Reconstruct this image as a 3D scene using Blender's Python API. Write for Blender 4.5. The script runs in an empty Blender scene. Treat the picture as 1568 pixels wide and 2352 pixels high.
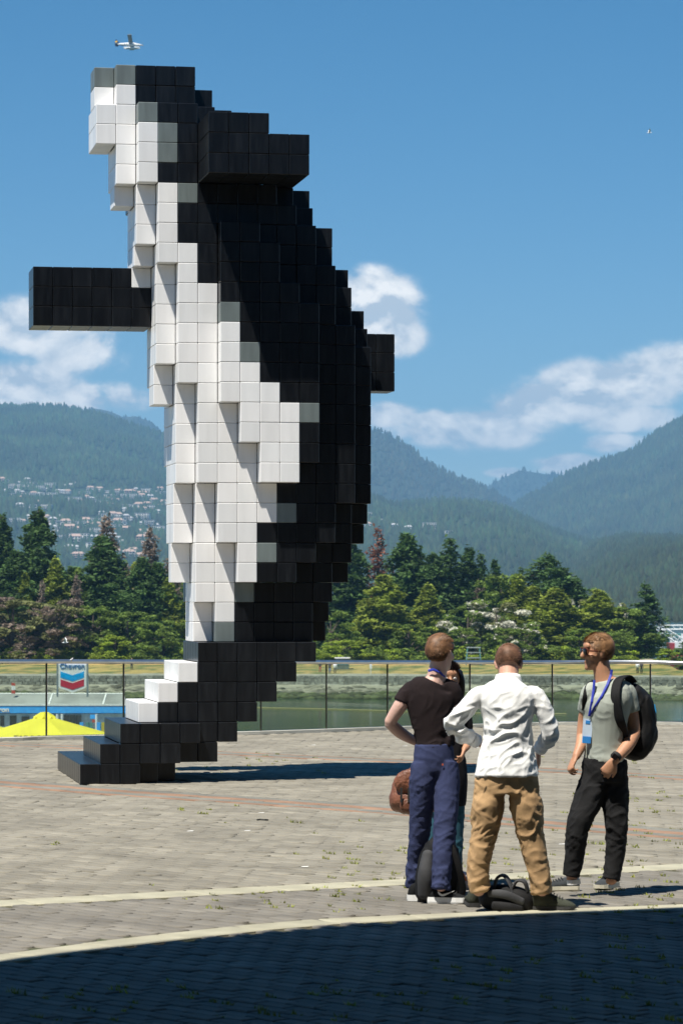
import bpy, bmesh, math, random
import numpy as np
from mathutils import Vector, Matrix, noise as mnoise
random.seed(7); rng = np.random.default_rng(7)
C = bpy.context.scene.collection
R = math.radians
SC = bpy.context.scene
# ------------------------------------------------------------------ camera
F = 7240.0; U0 = 784.0; V0 = 1356.0; CH = 2.05        # focal length in picture units, horizon, eye height
cam = bpy.data.cameras.new('camera'); camo = bpy.data.objects.new('camera', cam); C.objects.link(camo)
camo.location = (0, 0, CH); camo.rotation_euler = (R(90), 0, 0)
cam.sensor_fit = 'VERTICAL'; cam.sensor_height = 36; cam.sensor_width = 24
cam.lens = 36 * F / 2352; cam.shift_y = (V0 - 1176) / 2352
cam.clip_start = 0.5; cam.clip_end = 60000
cam.dof.use_dof = True; cam.dof.focus_distance = 31; cam.dof.aperture_fstop = 9
SC.camera = camo
# ------------------------------------------------------------------ exposure, sun, sky
SC.view_settings.view_transform = 'Standard'; SC.view_settings.look = 'None'
SC.view_settings.exposure = 0.55; SC.view_settings.gamma = 1
KX, KY = 0.30, 0.36                                    # shadow drift per metre of height
sun = bpy.data.lights.new('sun', 'SUN'); sun.energy = 5.0; sun.angle = R(0.53); sun.color = (1.0, 0.955, 0.865)
suno = bpy.data.objects.new('sun', sun); C.objects.link(suno)
sdir = Vector((-KX, -KY, 1)).normalized(); suno.rotation_euler = sdir.to_track_quat('Z', 'Y').to_euler()
suno.location = (-20, -20, 60)
W = bpy.data.worlds.new('World'); SC.world = W; W.use_nodes = True
wn = W.node_tree.nodes; wl = W.node_tree.links; wn.clear()
def N(t, **k):
    n = wn.new(t)
    for a, b in k.items(): setattr(n, a, b)
    return n
def wmath(op, a, b=None, c=None, clamp=False):
    n = N('ShaderNodeMath', operation=op, use_clamp=clamp)
    for i, x in enumerate((a, b, c)):
        if x is None: continue
        if isinstance(x, (int, float)): n.inputs[i].default_value = x
        else: wl.new(x, n.inputs[i])
    return n.outputs[0]
sky = N('ShaderNodeTexSky', sky_type='NISHITA'); sky.sun_disc = False
sky.sun_elevation = math.asin(sdir.z); sky.sun_rotation = math.atan2(sdir.x, sdir.y) % (2 * math.pi)
sky.altitude = 2200; sky.air_density = 0.9; sky.dust_density = 0.05; sky.ozone_density = 2.2
hsv = N('ShaderNodeHueSaturation'); hsv.inputs['Hue'].default_value = 0.493; hsv.inputs['Saturation'].default_value = 1.36; hsv.inputs['Value'].default_value = 0.80
wl.new(sky.outputs[0], hsv.inputs['Color'])
tc = N('ShaderNodeTexCoord'); sp = N('ShaderNodeSeparateXYZ'); wl.new(tc.outputs['Generated'], sp.inputs[0])
AZ = wmath('MULTIPLY_ADD', wmath('ARCTAN2', sp.outputs[0], sp.outputs[1]), 7.240, 0.784)
EL = wmath('MULTIPLY', wmath('ARCSINE', sp.outputs[2]), 7.240)      # thousandths of picture height, up
cmb = N('ShaderNodeCombineXYZ'); wl.new(AZ, cmb.inputs[0]); wl.new(wmath('MULTIPLY', EL, 1.45), cmb.inputs[1])
def fbm(off, scale, det, rough):
    a = N('ShaderNodeVectorMath', operation='ADD'); wl.new(cmb.outputs[0], a.inputs[0]); a.inputs[1].default_value = off
    n = N('ShaderNodeTexNoise'); n.noise_dimensions = '3D'
    n.inputs['Scale'].default_value = scale; n.inputs['Detail'].default_value = det; n.inputs['Roughness'].default_value = rough
    n.inputs['Distortion'].default_value = 0.25
    wl.new(a.outputs[0], n.inputs['Vector']); return n.outputs[0]
f1 = fbm((3.1, 1.7, 0.4), 5.2, 9, 0.58)
f2 = fbm((3.1 + 0.016, 1.7 - 0.045, 0.4), 5.2, 9, 0.58)
f3 = fbm((9.1, 4.7, 2.4), 1.3, 3, 0.5)
blobs = [(40, 760, 170, 75, .9), (190, 815, 150, 70, .85), (30, 880, 200, 60, 1.0), (230, 915, 130, 42, 1.1), (110, 930, 220, 40, .9),
         (855, 705, 95, 70, 1.7), (890, 775, 80, 50, 1.2), (900, 955, 75, 34, .9), (1010, 985, 130, 44, 1.0), (1130, 985, 170, 55, 1.0),
         (1210, 925, 95, 60, 1.25), (1330, 905, 130, 70, 1.25), (1470, 880, 130, 62, 1.1), (1570, 850, 120, 60, 1.1), (1450, 965, 180, 42, .8),
         (1165, 1085, 55, 16, .9), (1300, 1066, 90, 26, 1.0), (1420, 1020, 90, 26, 1.0),
         (-330, 850, 260, 80, .9), (-620, 930, 200, 50, .8), (2000, 880, 300, 80, .9), (2600, 950, 250, 60, .8)]
tot = None
for (u, v, su, sv, a) in blobs:
    dx = wmath('DIVIDE', wmath('SUBTRACT', AZ, u / 1000), su / 1000)
    dy = wmath('DIVIDE', wmath('SUBTRACT', EL, (V0 - v) / 1000), sv / 1000)
    e = wmath('ADD', wmath('MULTIPLY', dx, dx), wmath('MULTIPLY', dy, dy))
    g = wmath('MULTIPLY', wmath('POWER', 2.718, wmath('MULTIPLY', e, -0.9)), a)
    tot = g if tot is None else wmath('MAXIMUM', tot, g)
# the same broken cumulus goes on round the rest of the horizon
band = wmath('MULTIPLY', wmath('SMOOTH_MIN', 1.0, wmath('MULTIPLY', wmath('ABSOLUTE', wmath('SUBTRACT', AZ, 0.784)), 0.2), 0.1),
             wmath('POWER', 2.718, wmath('MULTIPLY', wmath('POWER', wmath('DIVIDE', wmath('SUBTRACT', EL, 0.45), 0.35), 2.0), -1.0)))
band = wmath('MULTIPLY', band, wmath('MULTIPLY', f3, 1.5))
tot = wmath('MAXIMUM', tot, band)
def dens(f): return wmath('SUBTRACT', wmath('MULTIPLY', tot, wmath('MULTIPLY_ADD', wmath('SUBTRACT', f, 0.5), 3.2, 1.0)), 0.27)
d1 = dens(f1); d2 = dens(f2)
mr = N('ShaderNodeMapRange', interpolation_type='SMOOTHERSTEP'); wl.new(d1, mr.inputs[0]); mr.inputs[1].default_value = -0.02; mr.inputs[2].default_value = 0.46
lit = wmath('MULTIPLY_ADD', wmath('SUBTRACT', d1, d2), 1.9, 0.42, clamp=True)
thick = wmath('MULTIPLY_ADD', d1, -0.35, 1.0, clamp=True)
cr = N('ShaderNodeMix', data_type='RGBA'); wl.new(lit, cr.inputs[0])
cr.inputs[6].default_value = (5.4, 6.0, 6.6, 1); cr.inputs[7].default_value = (11.2, 10.7, 10.0, 1)
mx = N('ShaderNodeMix', data_type='RGBA'); wl.new(wmath('MULTIPLY', mr.outputs[0], 0.96), mx.inputs[0])
wl.new(hsv.outputs[0], mx.inputs[6]); wl.new(cr.outputs[2], mx.inputs[7])
bg = N('ShaderNodeBackground'); bg.inputs[1].default_value = 0.085; wl.new(mx.outputs[2], bg.inputs[0])
wo = N('ShaderNodeOutputWorld'); wl.new(bg.outputs[0], wo.inputs[0])

# ------------------------------------------------------------------ helpers
def P(u, v, D): return Vector(((u - U0) * D / F, D, CH - (v - V0) * D / F))
def GD(v, z=0.0): return (CH - z) * F / (v - V0)          # distance at which level z shows at height v
def G(u, v, z=0.0): return P(u, v, GD(v, z))
def lerp(a, b, t): return a + (b - a) * t
def interp(pts, x): return float(np.interp(x, [p[0] for p in pts], [p[1] for p in pts]))
def sstep(a, b, x):
    t = min(1, max(0, (x - a) / (b - a))); return t * t * (3 - 2 * t)
class MB:
    def __init__(s): s.v = []; s.f = []; s.m = []; s.c = []
    def add(s, vs, fs, m=0, c=None):
        o = len(s.v); s.v.extend(tuple(x) for x in vs)
        for f in fs: s.f.append(tuple(i + o for i in f)); s.m.append(m)
        s.c.extend([c if c is not None else (1, 1, 1)] * len(vs)); return s
    def box(s, c, sz, m=0, rot=None, col=None):
        x, y, z = (a / 2 for a in sz); c = Vector(c)
        vs = [Vector((i, j, k)) for k in (-z, z) for j in (-y, y) for i in (-x, x)]
        if rot is not None: vs = [rot @ a for a in vs]
        return s.add([c + a for a in vs], [(0, 2, 3, 1), (4, 5, 7, 6), (0, 1, 5, 4), (2, 6, 7, 3), (0, 4, 6, 2), (1, 3, 7, 5)], m, col)
    def tube(s, pts, r, n=8, m=0, col=None, side=None, cap=True):
        pts = [Vector(p) for p in pts]; k = len(pts)
        if isinstance(r, (int, float)): r = [(r, r)] * k
        r = [(a, a) if isinstance(a, (int, float)) else a for a in r]
        vs = []; 
        prev = Vector(side) if side is not None else None
        for i, p in enumerate(pts):
            t = (pts[min(i + 1, k - 1)] - pts[max(i - 1, 0)]).normalized()
            if prev is None: prev = t.orthogonal()
            sd = (prev - t * prev.dot(t)); sd = sd.normalized() if sd.length > 1e-6 else t.orthogonal().normalized()
            if side is None: prev = sd
            b = t.cross(sd)
            for q in range(n):
                a = 2 * math.pi * q / n; vs.append(p + sd * (math.cos(a) * r[i][0]) + b * (math.sin(a) * r[i][1]))
        fs = [(i * n + q, i * n + (q + 1) % n, (i + 1) * n + (q + 1) % n, (i + 1) * n + q) for i in range(k - 1) for q in range(n)]
        if cap: fs += [tuple(range(n - 1, -1, -1)), tuple((k - 1) * n + q for q in range(n))]
        return s.add(vs, fs, m, col)
    def ball(s, c, r, n=14, h=9, m=0, col=None, rot=None):
        if isinstance(r, (int, float)): r = (r, r, r)
        c = Vector(c); vs = [Vector((0, 0, -r[2]))]
        for i in range(1, h):
            th = math.pi * i / h - math.pi / 2
            for q in range(n):
                a = 2 * math.pi * q / n; vs.append(Vector((r[0] * math.cos(th) * math.cos(a), r[1] * math.cos(th) * math.sin(a), r[2] * math.sin(th))))
        vs.append(Vector((0, 0, r[2])))
        if rot is not None: vs = [rot @ a for a in vs]
        fs = [(0, 1 + (q + 1) % n, 1 + q) for q in range(n)]
        fs += [(1 + i * n + q, 1 + i * n + (q + 1) % n, 1 + (i + 1) * n + (q + 1) % n, 1 + (i + 1) * n + q) for i in range(h - 2) for q in range(n)]
        L = len(vs) - 1; o = 1 + (h - 2) * n
        fs += [(L, o + q, o + (q + 1) % n) for q in range(n)]
        return s.add([c + a for a in vs], fs, m, col)
    def prism(s, poly, ax, ay, az, org, d, m=0, col=None):      # extrude a 2-D outline (ax, ay) by d along az
        n = len(poly); org = Vector(org); ax = Vector(ax); ay = Vector(ay); az = Vector(az)
        vs = [org + ax * a + ay * b for a, b in poly] + [org + ax * a + ay * b + az * d for a, b in poly]
        fs = [tuple(range(n - 1, -1, -1)), tuple(range(n, 2 * n))] + [(i, (i + 1) % n, n + (i + 1) % n, n + i) for i in range(n)]
        return s.add(vs, fs, m, col)
    def mesh(s, name, mats=(), smooth=False, color=False):
        me = bpy.data.meshes.new(name); me.from_pydata(s.v, [], s.f)
        for m in mats: me.materials.append(m)
        if len(mats) > 1: me.polygons.foreach_set('material_index', s.m)
        if smooth: me.polygons.foreach_set('use_smooth', [True] * len(me.polygons))
        if color:
            a = me.color_attributes.new('tint', 'FLOAT_COLOR', 'POINT'); arr = np.ones((len(s.v), 4), np.float32); arr[:, :3] = s.c
            a.data.foreach_set('color', arr.ravel())
        me.update(); return me
    def build(s, name, mats, parent=None, smooth=False, color=False, loc=None):
        if not isinstance(mats, (list, tuple)): mats = [mats]
        if loc is not None:
            l = Vector(loc); s.v = [tuple(Vector(a) - l) for a in s.v]
        return link(name, s.mesh(name, mats, smooth, color), parent, loc)
def link(name, me, parent=None, loc=None):
    o = bpy.data.objects.new(name, me); C.objects.link(o)
    if loc is not None: o.location = loc
    if parent is not None: 
        o.parent = parent
    return o
def tag(o, label=None, cat=None, group=None, kind=None):
    if label: o['label'] = label
    if cat: o['category'] = cat
    if group: o['group'] = group
    if kind: o['kind'] = kind
    return o
def empty(name, loc, label, cat, group=None, rz=0):
    o = bpy.data.objects.new(name, None); C.objects.link(o); o.location = loc; o.rotation_euler = (0, 0, rz)
    o.empty_display_size = 0.1
    return tag(o, label, cat, group)
KIDS = {}
def part(mb, name, mats, parent, smooth=False, color=False):       # mb is in world space, parent an unrotated Empty (or a child of one)
    off = Vector((0, 0, 0)); p = parent
    while p is not None: off += p.location; p = p.parent
    mb.v = [tuple(Vector(a) - off) for a in mb.v]
    return mb.build(name, mats, parent, smooth, color)
def copy_tree(o, parent=None):
    c = o.copy(); C.objects.link(c); c.parent = parent
    for ch in [k for k in ALLKIDS(o)]: copy_tree(ch, c)
    return c
def ALLKIDS(o): return list(o.children)
def npmesh(name, V, Fc, mat, cols=None, smooth=False):
    """fast mesh: V (n,3), Fc (m,k) all faces of one size"""
    me = bpy.data.meshes.new(name); V = np.asarray(V, np.float32); Fc = np.asarray(Fc, np.int32)
    me.vertices.add(len(V)); me.vertices.foreach_set('co', V.ravel())
    k = Fc.shape[1]; me.loops.add(Fc.size); me.loops.foreach_set('vertex_index', Fc.ravel())
    me.polygons.add(len(Fc)); me.polygons.foreach_set('loop_start', np.arange(0, Fc.size, k, dtype=np.int32))
    me.polygons.foreach_set('loop_total', np.full(len(Fc), k, np.int32))
    if smooth: me.polygons.foreach_set('use_smooth', np.ones(len(Fc), bool))
    me.update(calc_edges=True)
    for m in (mat if isinstance(mat, (list, tuple)) else [mat]): me.materials.append(m)
    if cols is not None:
        a = me.color_attributes.new('tint', 'FLOAT_COLOR', 'POINT'); arr = np.ones((len(V), 4), np.float32); arr[:, :3] = cols
        a.data.foreach_set('color', arr.ravel())
    return me
# ------------------------------------------------------------------ materials
def material(name, col, rough=0.6, var=0.12, scale=4.0, bump=0.0, bscale=40.0, metal=0.0, spec=0.5, tint=False, stretch=(1, 1, 1),
             col2=None, thr=(0.35, 0.65), trans=0.0, emit=0, detail=5, coat=0.0, rnd=True):
    m = bpy.data.materials.new(name); m.use_nodes = True; nt = m.node_tree; n = nt.nodes; l = nt.links
    b = n['Principled BSDF']; b.inputs['Roughness'].default_value = rough; b.inputs['Metallic'].default_value = metal
    b.inputs['Specular IOR Level'].default_value = spec; b.inputs['Coat Weight'].default_value = coat
    b.inputs['Coat Roughness'].default_value = 0.08
    tcn = n.new('ShaderNodeTexCoord'); mp = n.new('ShaderNodeMapping'); mp.inputs['Scale'].default_value = stretch
    l.new(tcn.outputs['Object'], mp.inputs[0])
    if rnd:
        oi = n.new('ShaderNodeObjectInfo'); mu = n.new('ShaderNodeMath'); mu.operation = 'MULTIPLY'; mu.inputs[1].default_value = 37.0
        l.new(oi.outputs['Random'], mu.inputs[0]); cx = n.new('ShaderNodeCombineXYZ'); l.new(mu.outputs[0], cx.inputs[0]); l.new(mu.outputs[0], cx.inputs[1])
        l.new(cx.outputs[0], mp.inputs['Location'])
    nz = n.new('ShaderNodeTexNoise'); nz.inputs['Scale'].default_value = scale; nz.inputs['Detail'].default_value = detail
    l.new(mp.outputs[0], nz.inputs['Vector'])
    mr = n.new('ShaderNodeMapRange'); mr.inputs[1].default_value = thr[0]; mr.inputs[2].default_value = thr[1]
    l.new(nz.outputs[0], mr.inputs[0])
    mx = n.new('ShaderNodeMix'); mx.data_type = 'RGBA'; l.new(mr.outputs[0], mx.inputs[0])
    if col2 is None:
        mx.inputs[6].default_value = (*[c * (1 - var) for c in col], 1); mx.inputs[7].default_value = (*[min(1, c * (1 + var)) for c in col], 1)
    else:
        mx.inputs[6].default_value = (*col, 1); mx.inputs[7].default_value = (*col2, 1)
    out = mx.outputs[2]
    if tint:
        at = n.new('ShaderNodeAttribute'); at.attribute_name = 'tint'; mm = n.new('ShaderNodeMix'); mm.data_type = 'RGBA'; mm.blend_type = 'MULTIPLY'
        mm.inputs[0].default_value = 1; l.new(out, mm.inputs[6]); l.new(at.outputs['Color'], mm.inputs[7]); out = mm.outputs[2]
    l.new(out, b.inputs['Base Color'])
    if bump:
        bz = n.new('ShaderNodeTexNoise'); bz.inputs['Scale'].default_value = bscale; bz.inputs['Detail'].default_value = 4; l.new(mp.outputs[0], bz.inputs['Vector'])
        bp = n.new('ShaderNodeBump'); bp.inputs['Strength'].default_value = bump; bp.inputs['Distance'].default_value = 0.02
        l.new(bz.outputs[0], bp.inputs['Height']); l.new(bp.outputs[0], b.inputs['Normal'])
    if trans:
        tr = n.new('ShaderNodeBsdfTranslucent'); l.new(out, tr.inputs[0]); ms = n.new('ShaderNodeMixShader'); ms.inputs[0].default_value = trans
        l.new(b.outputs[0], ms.inputs[1]); l.new(tr.outputs[0], ms.inputs[2]); l.new(ms.outputs[0], n['Material Output'].inputs[0])
    return m
M = {}
M['paver'] = material('paver_concrete', (0.252, 0.230, 0.184), 0.85, 0.16, 1.3, 0.5, 160, tint=True, rnd=False)
M['joint'] = material('joint_sand', (0.085, 0.075, 0.05), 0.95, 0.3, 3.0, col2=(0.06, 0.072, 0.028), thr=(.45, .62))
M['bandstone'] = material('pale_band_stone', (0.40, 0.375, 0.275), 0.8, 0.14, 3.0, 0.4, 140, tint=True)
M['kerbstone'] = material('kerb_concrete', (0.52, 0.50, 0.43), 0.8, 0.12, 2.0, 0.3, 60)
M['grass'] = material('joint_grass', (0.30, 0.34, 0.07), 0.7, 0.3, 6, tint=True, trans=0.25)
M['steel'] = material('brushed_steel', (0.72, 0.72, 0.71), 0.34, 0.08, 8, metal=1.0)
M['darkedge'] = material('dark_edge_seal', (0.02, 0.022, 0.018), 0.5)
M['oliveedge'] = material('olive_glass_edge', (0.16, 0.17, 0.02), 0.3)
M['white_block'] = material('white_enamel', (0.91, 0.90, 0.885), 0.38, 0.04, 1.6, 0.0, stretch=(6, 6, .8), tint=True, coat=0.1)
M['black_block'] = material('black_enamel', (0.006, 0.007, 0.009), 0.30, 0.35, 2.6, stretch=(9, 9, 1.2), col2=(0.013, 0.0145, 0.017), thr=(.42, .72), tint=True, spec=.35)
M['grey_block'] = material('grey_enamel', (0.165, 0.195, 0.19), 0.42, 0.12, 2.0, stretch=(6, 6, 1), tint=True)
M['stone_mastic'] = material('block_core', (0.03, 0.028, 0.024), 0.9)
# ================================================================== THE SETTING
# ------------------------------------------------------------------ plaza
def crom(pts, n):
    """smooth polyline through 2-D/3-D points"""
    pts = [np.array(p, float) for p in pts]; pts = [2 * pts[0] - pts[1]] + pts + [2 * pts[-1] - pts[-2]]
    out = []
    for i in range(1, len(pts) - 2):
        p0, p1, p2, p3 = pts[i - 1:i + 3]
        for t in np.linspace(0, 1, n, endpoint=False):
            out.append(.5 * ((2 * p1) + (-p0 + p2) * t + (2 * p0 - 5 * p1 + 4 * p2 - p3) * t * t + (-p0 + 3 * p1 - 3 * p2 + p3) * t ** 3))
    out.append(pts[-2]); return np.array(out)
def ground_curve(px):
    """plaza curve through points of the ground seen at (u, v), carried on past the frame"""
    p = [np.array(G(u, v))[:2] for u, v in px]
    a = p[0] - (p[1] - p[0]) / np.linalg.norm(p[1] - p[0]) * 6; b = p[-1] + (p[-1] - p[-2]) / np.linalg.norm(p[-1] - p[-2]) * 6
    return crom([a] + p + [b], 24)
rail_base = [(-900, 1716), (-420, 1710), (0, 1702), (108, 1698), (285, 1694), (440, 1690), (600, 1686), (750, 1681), (890, 1676), (1079, 1670),
             (1268, 1665), (1493, 1664), (1700, 1666), (2100, 1680), (2600, 1705)]
edge = np.array([np.array(G(u, v))[:2] for u, v in rail_base])
poly = [(-16, -22, 0), (22, -22, 0)] + [(22, 44, 0)] + [(x, y + 0.35, 0) for x, y in edge[::-1]] + [(-16, 43, 0)]
sl = MB(); n_ = len(poly)
sl.add([(x, y, -0.012) for x, y, z in poly] + [(x, y, -0.9) for x, y, z in poly],
       [tuple(range(n_)), tuple(range(2 * n_ - 1, n_ - 1, -1))] + [(i, n_ + i, n_ + (i + 1) % n_, (i + 1) % n_) for i in range(n_)])
plaza = tag(sl.build('plaza', M['joint']), kind='structure')
c_b1 = ground_curve([(0, 2075), (450, 2051), (920, 2026), (1568, 1990)])
c_b2 = ground_curve([(0, 2202), (350, 2157), (700, 2121), (1050, 2103), (1568, 2083)])
c_r1 = ground_curve([(0, 1797), (376, 1825), (627, 1841), (941, 1864), (1568, 1916)])
c_r2 = ground_curve([(0, 1709), (380, 1723), (627, 1735), (1000, 1752), (1300, 1771), (1568, 1786)])
def dist_to(curve, X):
    """distance of points X (n,2) to a polyline"""
    a = curve[:-1]; b = curve[1:]; d = b - a; L = (d ** 2).sum(1); best = np.full(len(X), 1e9)
    for i in range(len(a)):
        t = np.clip(((X - a[i]) @ d[i]) / L[i], 0, 1); q = a[i] + t[:, None] * d[i]
        best = np.minimum(best, np.hypot(*(X - q).T))
    return best
def inset_block(cx, cy, ux, uy, L, Wd, z, ch=0.008):
    """a chamfered block top + sides: 12 verts; ux,uy = unit vector along L"""
    vx, vy = -uy, ux; vs = []
    for (l, w, zz) in ((L / 2, Wd / 2, z - .045), (L / 2, Wd / 2, z - ch * .6), (L / 2 - ch, Wd / 2 - ch, z)):
        for (sa, sb) in ((-1, -1), (1, -1), (1, 1), (-1, 1)):
            vs.append((cx + ux * l * sa + vx * w * sb, cy + uy * l * sa + vy * w * sb, zz))
    return vs
FB = [(8, 9, 10, 11)] + [(k * 4 + i, k * 4 + (i + 1) % 4, (k + 1) * 4 + (i + 1) % 4, (k + 1) * 4 + i) for k in (0, 1) for i in range(4)]
ang = R(-49); ua = np.array([math.cos(ang), math.sin(ang)]); ub = np.array([-math.sin(ang), math.cos(ang)])
PL, PW, GAP = 0.222, 0.111, 0.012
ks = []
for j in range(-260, 520):
    for i in range(-260, 160):
        c = ua * ((i + 0.5 * (j % 2)) * PL) + ub * (j * PW)
        y = c[1]
        if y < 13.2 or y > 48.5: continue
        if abs(c[0]) > 0.135 * y + 1.0: continue
        ks.append(c)
ks = np.array(ks)
edge_y = np.interp(ks[:, 0], edge[:, 0], edge[:, 1])
keep = ks[:, 1] < edge_y - 0.12
ks = ks[keep]
db1, db2 = dist_to(c_b1, ks), dist_to(c_b2, ks)
dr1, dr2 = dist_to(c_r1, ks), dist_to(c_r2, ks)
keep = (db1 > 0.22) & (db2 > 0.19) & (dr1 > 0.42) & (dr2 > 0.32)
ks = ks[keep]
y1 = np.interp(ks[:, 0], c_b1[:, 0], c_b1[:, 1]); y2 = np.interp(ks[:, 0], c_b2[:, 0], c_b2[:, 1])
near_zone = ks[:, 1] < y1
patch = np.array([mnoise.noise(Vector((c[0] * .45, c[1] * .28, 3))) for c in ks])
patch2 = np.array([mnoise.noise(Vector((c[0] * 1.6, c[1] * .9, 9))) for c in ks])
rv = rng.normal(0, 1, len(ks))
cols = np.ones((len(ks), 3)) * (1 + 0.085 * rv + .10 * patch + .07 * patch2)[:, None]
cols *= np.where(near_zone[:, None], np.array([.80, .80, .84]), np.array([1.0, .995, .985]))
cols = np.clip(cols, .4, 1.6)
zz = rng.normal(0, .0022, len(ks))
order = np.argsort(ks[:, 1])
# the 300 pavers that show largest are objects of their own, the rest one part
vis = [k for k in order if abs(ks[k, 0]) < ks[k, 1] * 0.108 and ks[k, 1] > 14.95][:292]
first = set(vis)
variants = {}
for k in vis:
    key = int(np.clip(round((cols[k, 0] - .3) * 14), 0, 30))
    if key not in variants:
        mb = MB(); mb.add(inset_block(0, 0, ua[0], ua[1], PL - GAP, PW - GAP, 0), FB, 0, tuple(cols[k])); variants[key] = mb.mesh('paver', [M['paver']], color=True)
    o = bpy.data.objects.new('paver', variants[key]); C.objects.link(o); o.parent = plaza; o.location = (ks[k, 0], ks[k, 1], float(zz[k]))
    o.rotation_euler = (random.gauss(0, .006), random.gauss(0, .006), random.gauss(0, .008))
VV = []; FF = []; CC = []
FBn = np.array(FB); nb = 0
def addblocks(items):
    """items: cx, cy, ux, uy, L, W, z, colour"""
    global nb
    for (cx, cy, ux, uy, L, Wd, z, col) in items:
        VV.append(np.array(inset_block(cx, cy, ux, uy, L, Wd, z))); FF.append(FBn + nb); CC.append(np.tile(col, (12, 1))); nb += 12
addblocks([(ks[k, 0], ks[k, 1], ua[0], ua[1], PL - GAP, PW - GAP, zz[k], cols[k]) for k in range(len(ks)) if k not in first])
def course(curve, off, L, Wd, colf, ylim=49):
    """blocks laid end to end along a curve, shifted sideways by off"""
    d = np.diff(curve, axis=0); seg = np.hypot(*d.T); s = np.concatenate([[0], np.cumsum(seg)]); items = []
    for q in np.arange(L / 2, s[-1] - L, L):
        p = np.array([np.interp(q, s, curve[:, 0]), np.interp(q, s, curve[:, 1])]); p2 = np.array([np.interp(q + .05, s, curve[:, 0]), np.interp(q + .05, s, curve[:, 1])])
        t = (p2 - p) / np.linalg.norm(p2 - p); nn = np.array([-t[1], t[0]]); p = p + nn * off
        if p[1] > ylim or abs(p[0]) > .135 * p[1] + 1.2: continue
        if p[1] > np.interp(p[0], edge[:, 0], edge[:, 1]) - .12: continue
        items.append((p[0], p[1], t[0], t[1], L - .008, Wd - .008, random.gauss(0, .0012), colf()))
    return items
red = lambda: np.array([1.12, .74, .60]) * random.uniform(.86, 1.12)
grey = lambda: np.array([.80, .85, .90]) * random.uniform(.9, 1.08)
for r_, (cv, offs) in enumerate(((c_r1, ((.33, 0), (.22, 0), (.11, 1), (0, 1), (-.11, 0), (-.22, 0), (-.33, 1))), (c_r2, ((.22, 1), (.11, 0), (0, 0), (-.11, 0), (-.22, 1))))):
    for off, isred in offs: addblocks(course(cv, off, PL, PW, red if isred else grey))
V_ = np.concatenate(VV); F_ = np.concatenate(FF); Cc_ = np.concatenate(CC)
tag(link('paver_field', npmesh('paver_field', V_, F_, M['paver'], Cc_), plaza), kind='stuff')
VV = []; FF = []; CC = []; nb = 0
bs = lambda: np.array([1, 1, 1]) * random.uniform(.93, 1.05)
def stones(name, cv, L, Wd):
    """each pale stone of a band as its own part"""
    for it in course(cv, 0, L, Wd, bs):
        mb = MB(); mb.add(inset_block(0, 0, it[2], it[3], it[4], it[5], .003), FB, 0, tuple(it[7]))
        mb.build('band_stone', M['bandstone'], plaza, color=True, loc=None).location = (it[0], it[1], 0)
stones('a', c_b1, .62, .36); stones('b', c_b2, .62, .29)
# grass and moss growing in the joints
gV = []; gF = []; gC = []; gn = 0
nt_ = 0
while nt_ < 430:
    y = random.uniform(15, 40); x = random.uniform(-.125, .125) * y
    w = mnoise.noise(Vector((x * .5, y * .35, 5))) + .28 * (x / (.11 * y)) - (.25 if y > 30 else 0) + (.12 if 21 < y < 28 else 0)
    if random.random() > sstep(-.15, .55, w): continue
    # snap onto a joint
    a_ = ua @ (x, y); b_ = ub @ (x, y); b_ = (round(b_ / PW - .5) + .5) * PW
    p = ua * a_ + ub * b_; nt_ += 1
    s_ = random.choice((.5, .7, .7, 1, 1, 1.9 if random.random() < .25 else 1))
    L_ = .045 * s_; hue = random.uniform(.7, 1.3)
    for q in range(int(12 * s_)):
        t = random.uniform(-1, 1) * L_; bx, by = p + ua * t + ub * random.gauss(0, .004 + .008 * (s_ > 1)); aa = random.uniform(0, 6.28); h = random.uniform(.008, .02) * (.7 + .6 * s_)
        dx, dy = math.cos(aa) * .006, math.sin(aa) * .006; lx, ly = random.gauss(0, .012), random.gauss(0, .012)
        gV += [(bx - dx, by - dy, -.004), (bx + dx, by + dy, -.004), (bx + lx, by + ly, h)]; gF.append((gn, gn + 1, gn + 2)); gn += 3
        gC += [(hue, hue * random.uniform(.85, 1.05), hue * .8)] * 3
tag(link('joint_grass', npmesh('joint_grass', gV, gF, M['grass'], np.array(gC)), None), 'tufts of green and yellow grass in the joints between the pavers', 'grass', kind='stuff')
# scraps lying on the paving
mb = MB(); mb.tube([(-.05, 0, .008), (-.02, .01, .012), (.02, -.01, .01), (.05, .004, .006)], .008, 6)
o = mb.build('scrap', M['darkedge']); o.location = G(603, 1885); tag(o, 'small black scrap lying alone on the pale pavers', 'litter')
mlit = material('paper_scrap', (.75, .74, .7), .8)
for i, (u, v) in enumerate(((437, 1910), (568, 1909), (600, 1868), (700, 1992), (1290, 1940), (720, 1712), (1093, 1718), (930, 1714))):
    mb = MB(); mb.add([(-.03, -.01, .004), (.02, -.015, .005), (.03, .01, .009), (-.02, .015, .006)], [(0, 1, 2, 3)]); o = mb.build('paper_scrap', mlit); o.location = G(u, v)
    tag(o, 'small white scrap or dropping lying on the paving', 'litter', 'white specks on the paving')
# kerb under the glass
ei = crom([(x, y) for x, y in edge], 6); k = MB(); kv = []
for i, (x, y) in enumerate(ei):
    kv += [(x, y - .15, 0), (x, y - .15, .045), (x, y + .16, .045), (x, y + .16, -.3)]
k.add(kv, [(i * 4 + a, (i + 1) * 4 + a, (i + 1) * 4 + a + 1, i * 4 + a + 1) for i in range(len(ei) - 1) for a in range(3)])
tag(k.build('kerb', M['kerbstone']), kind='structure')
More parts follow.
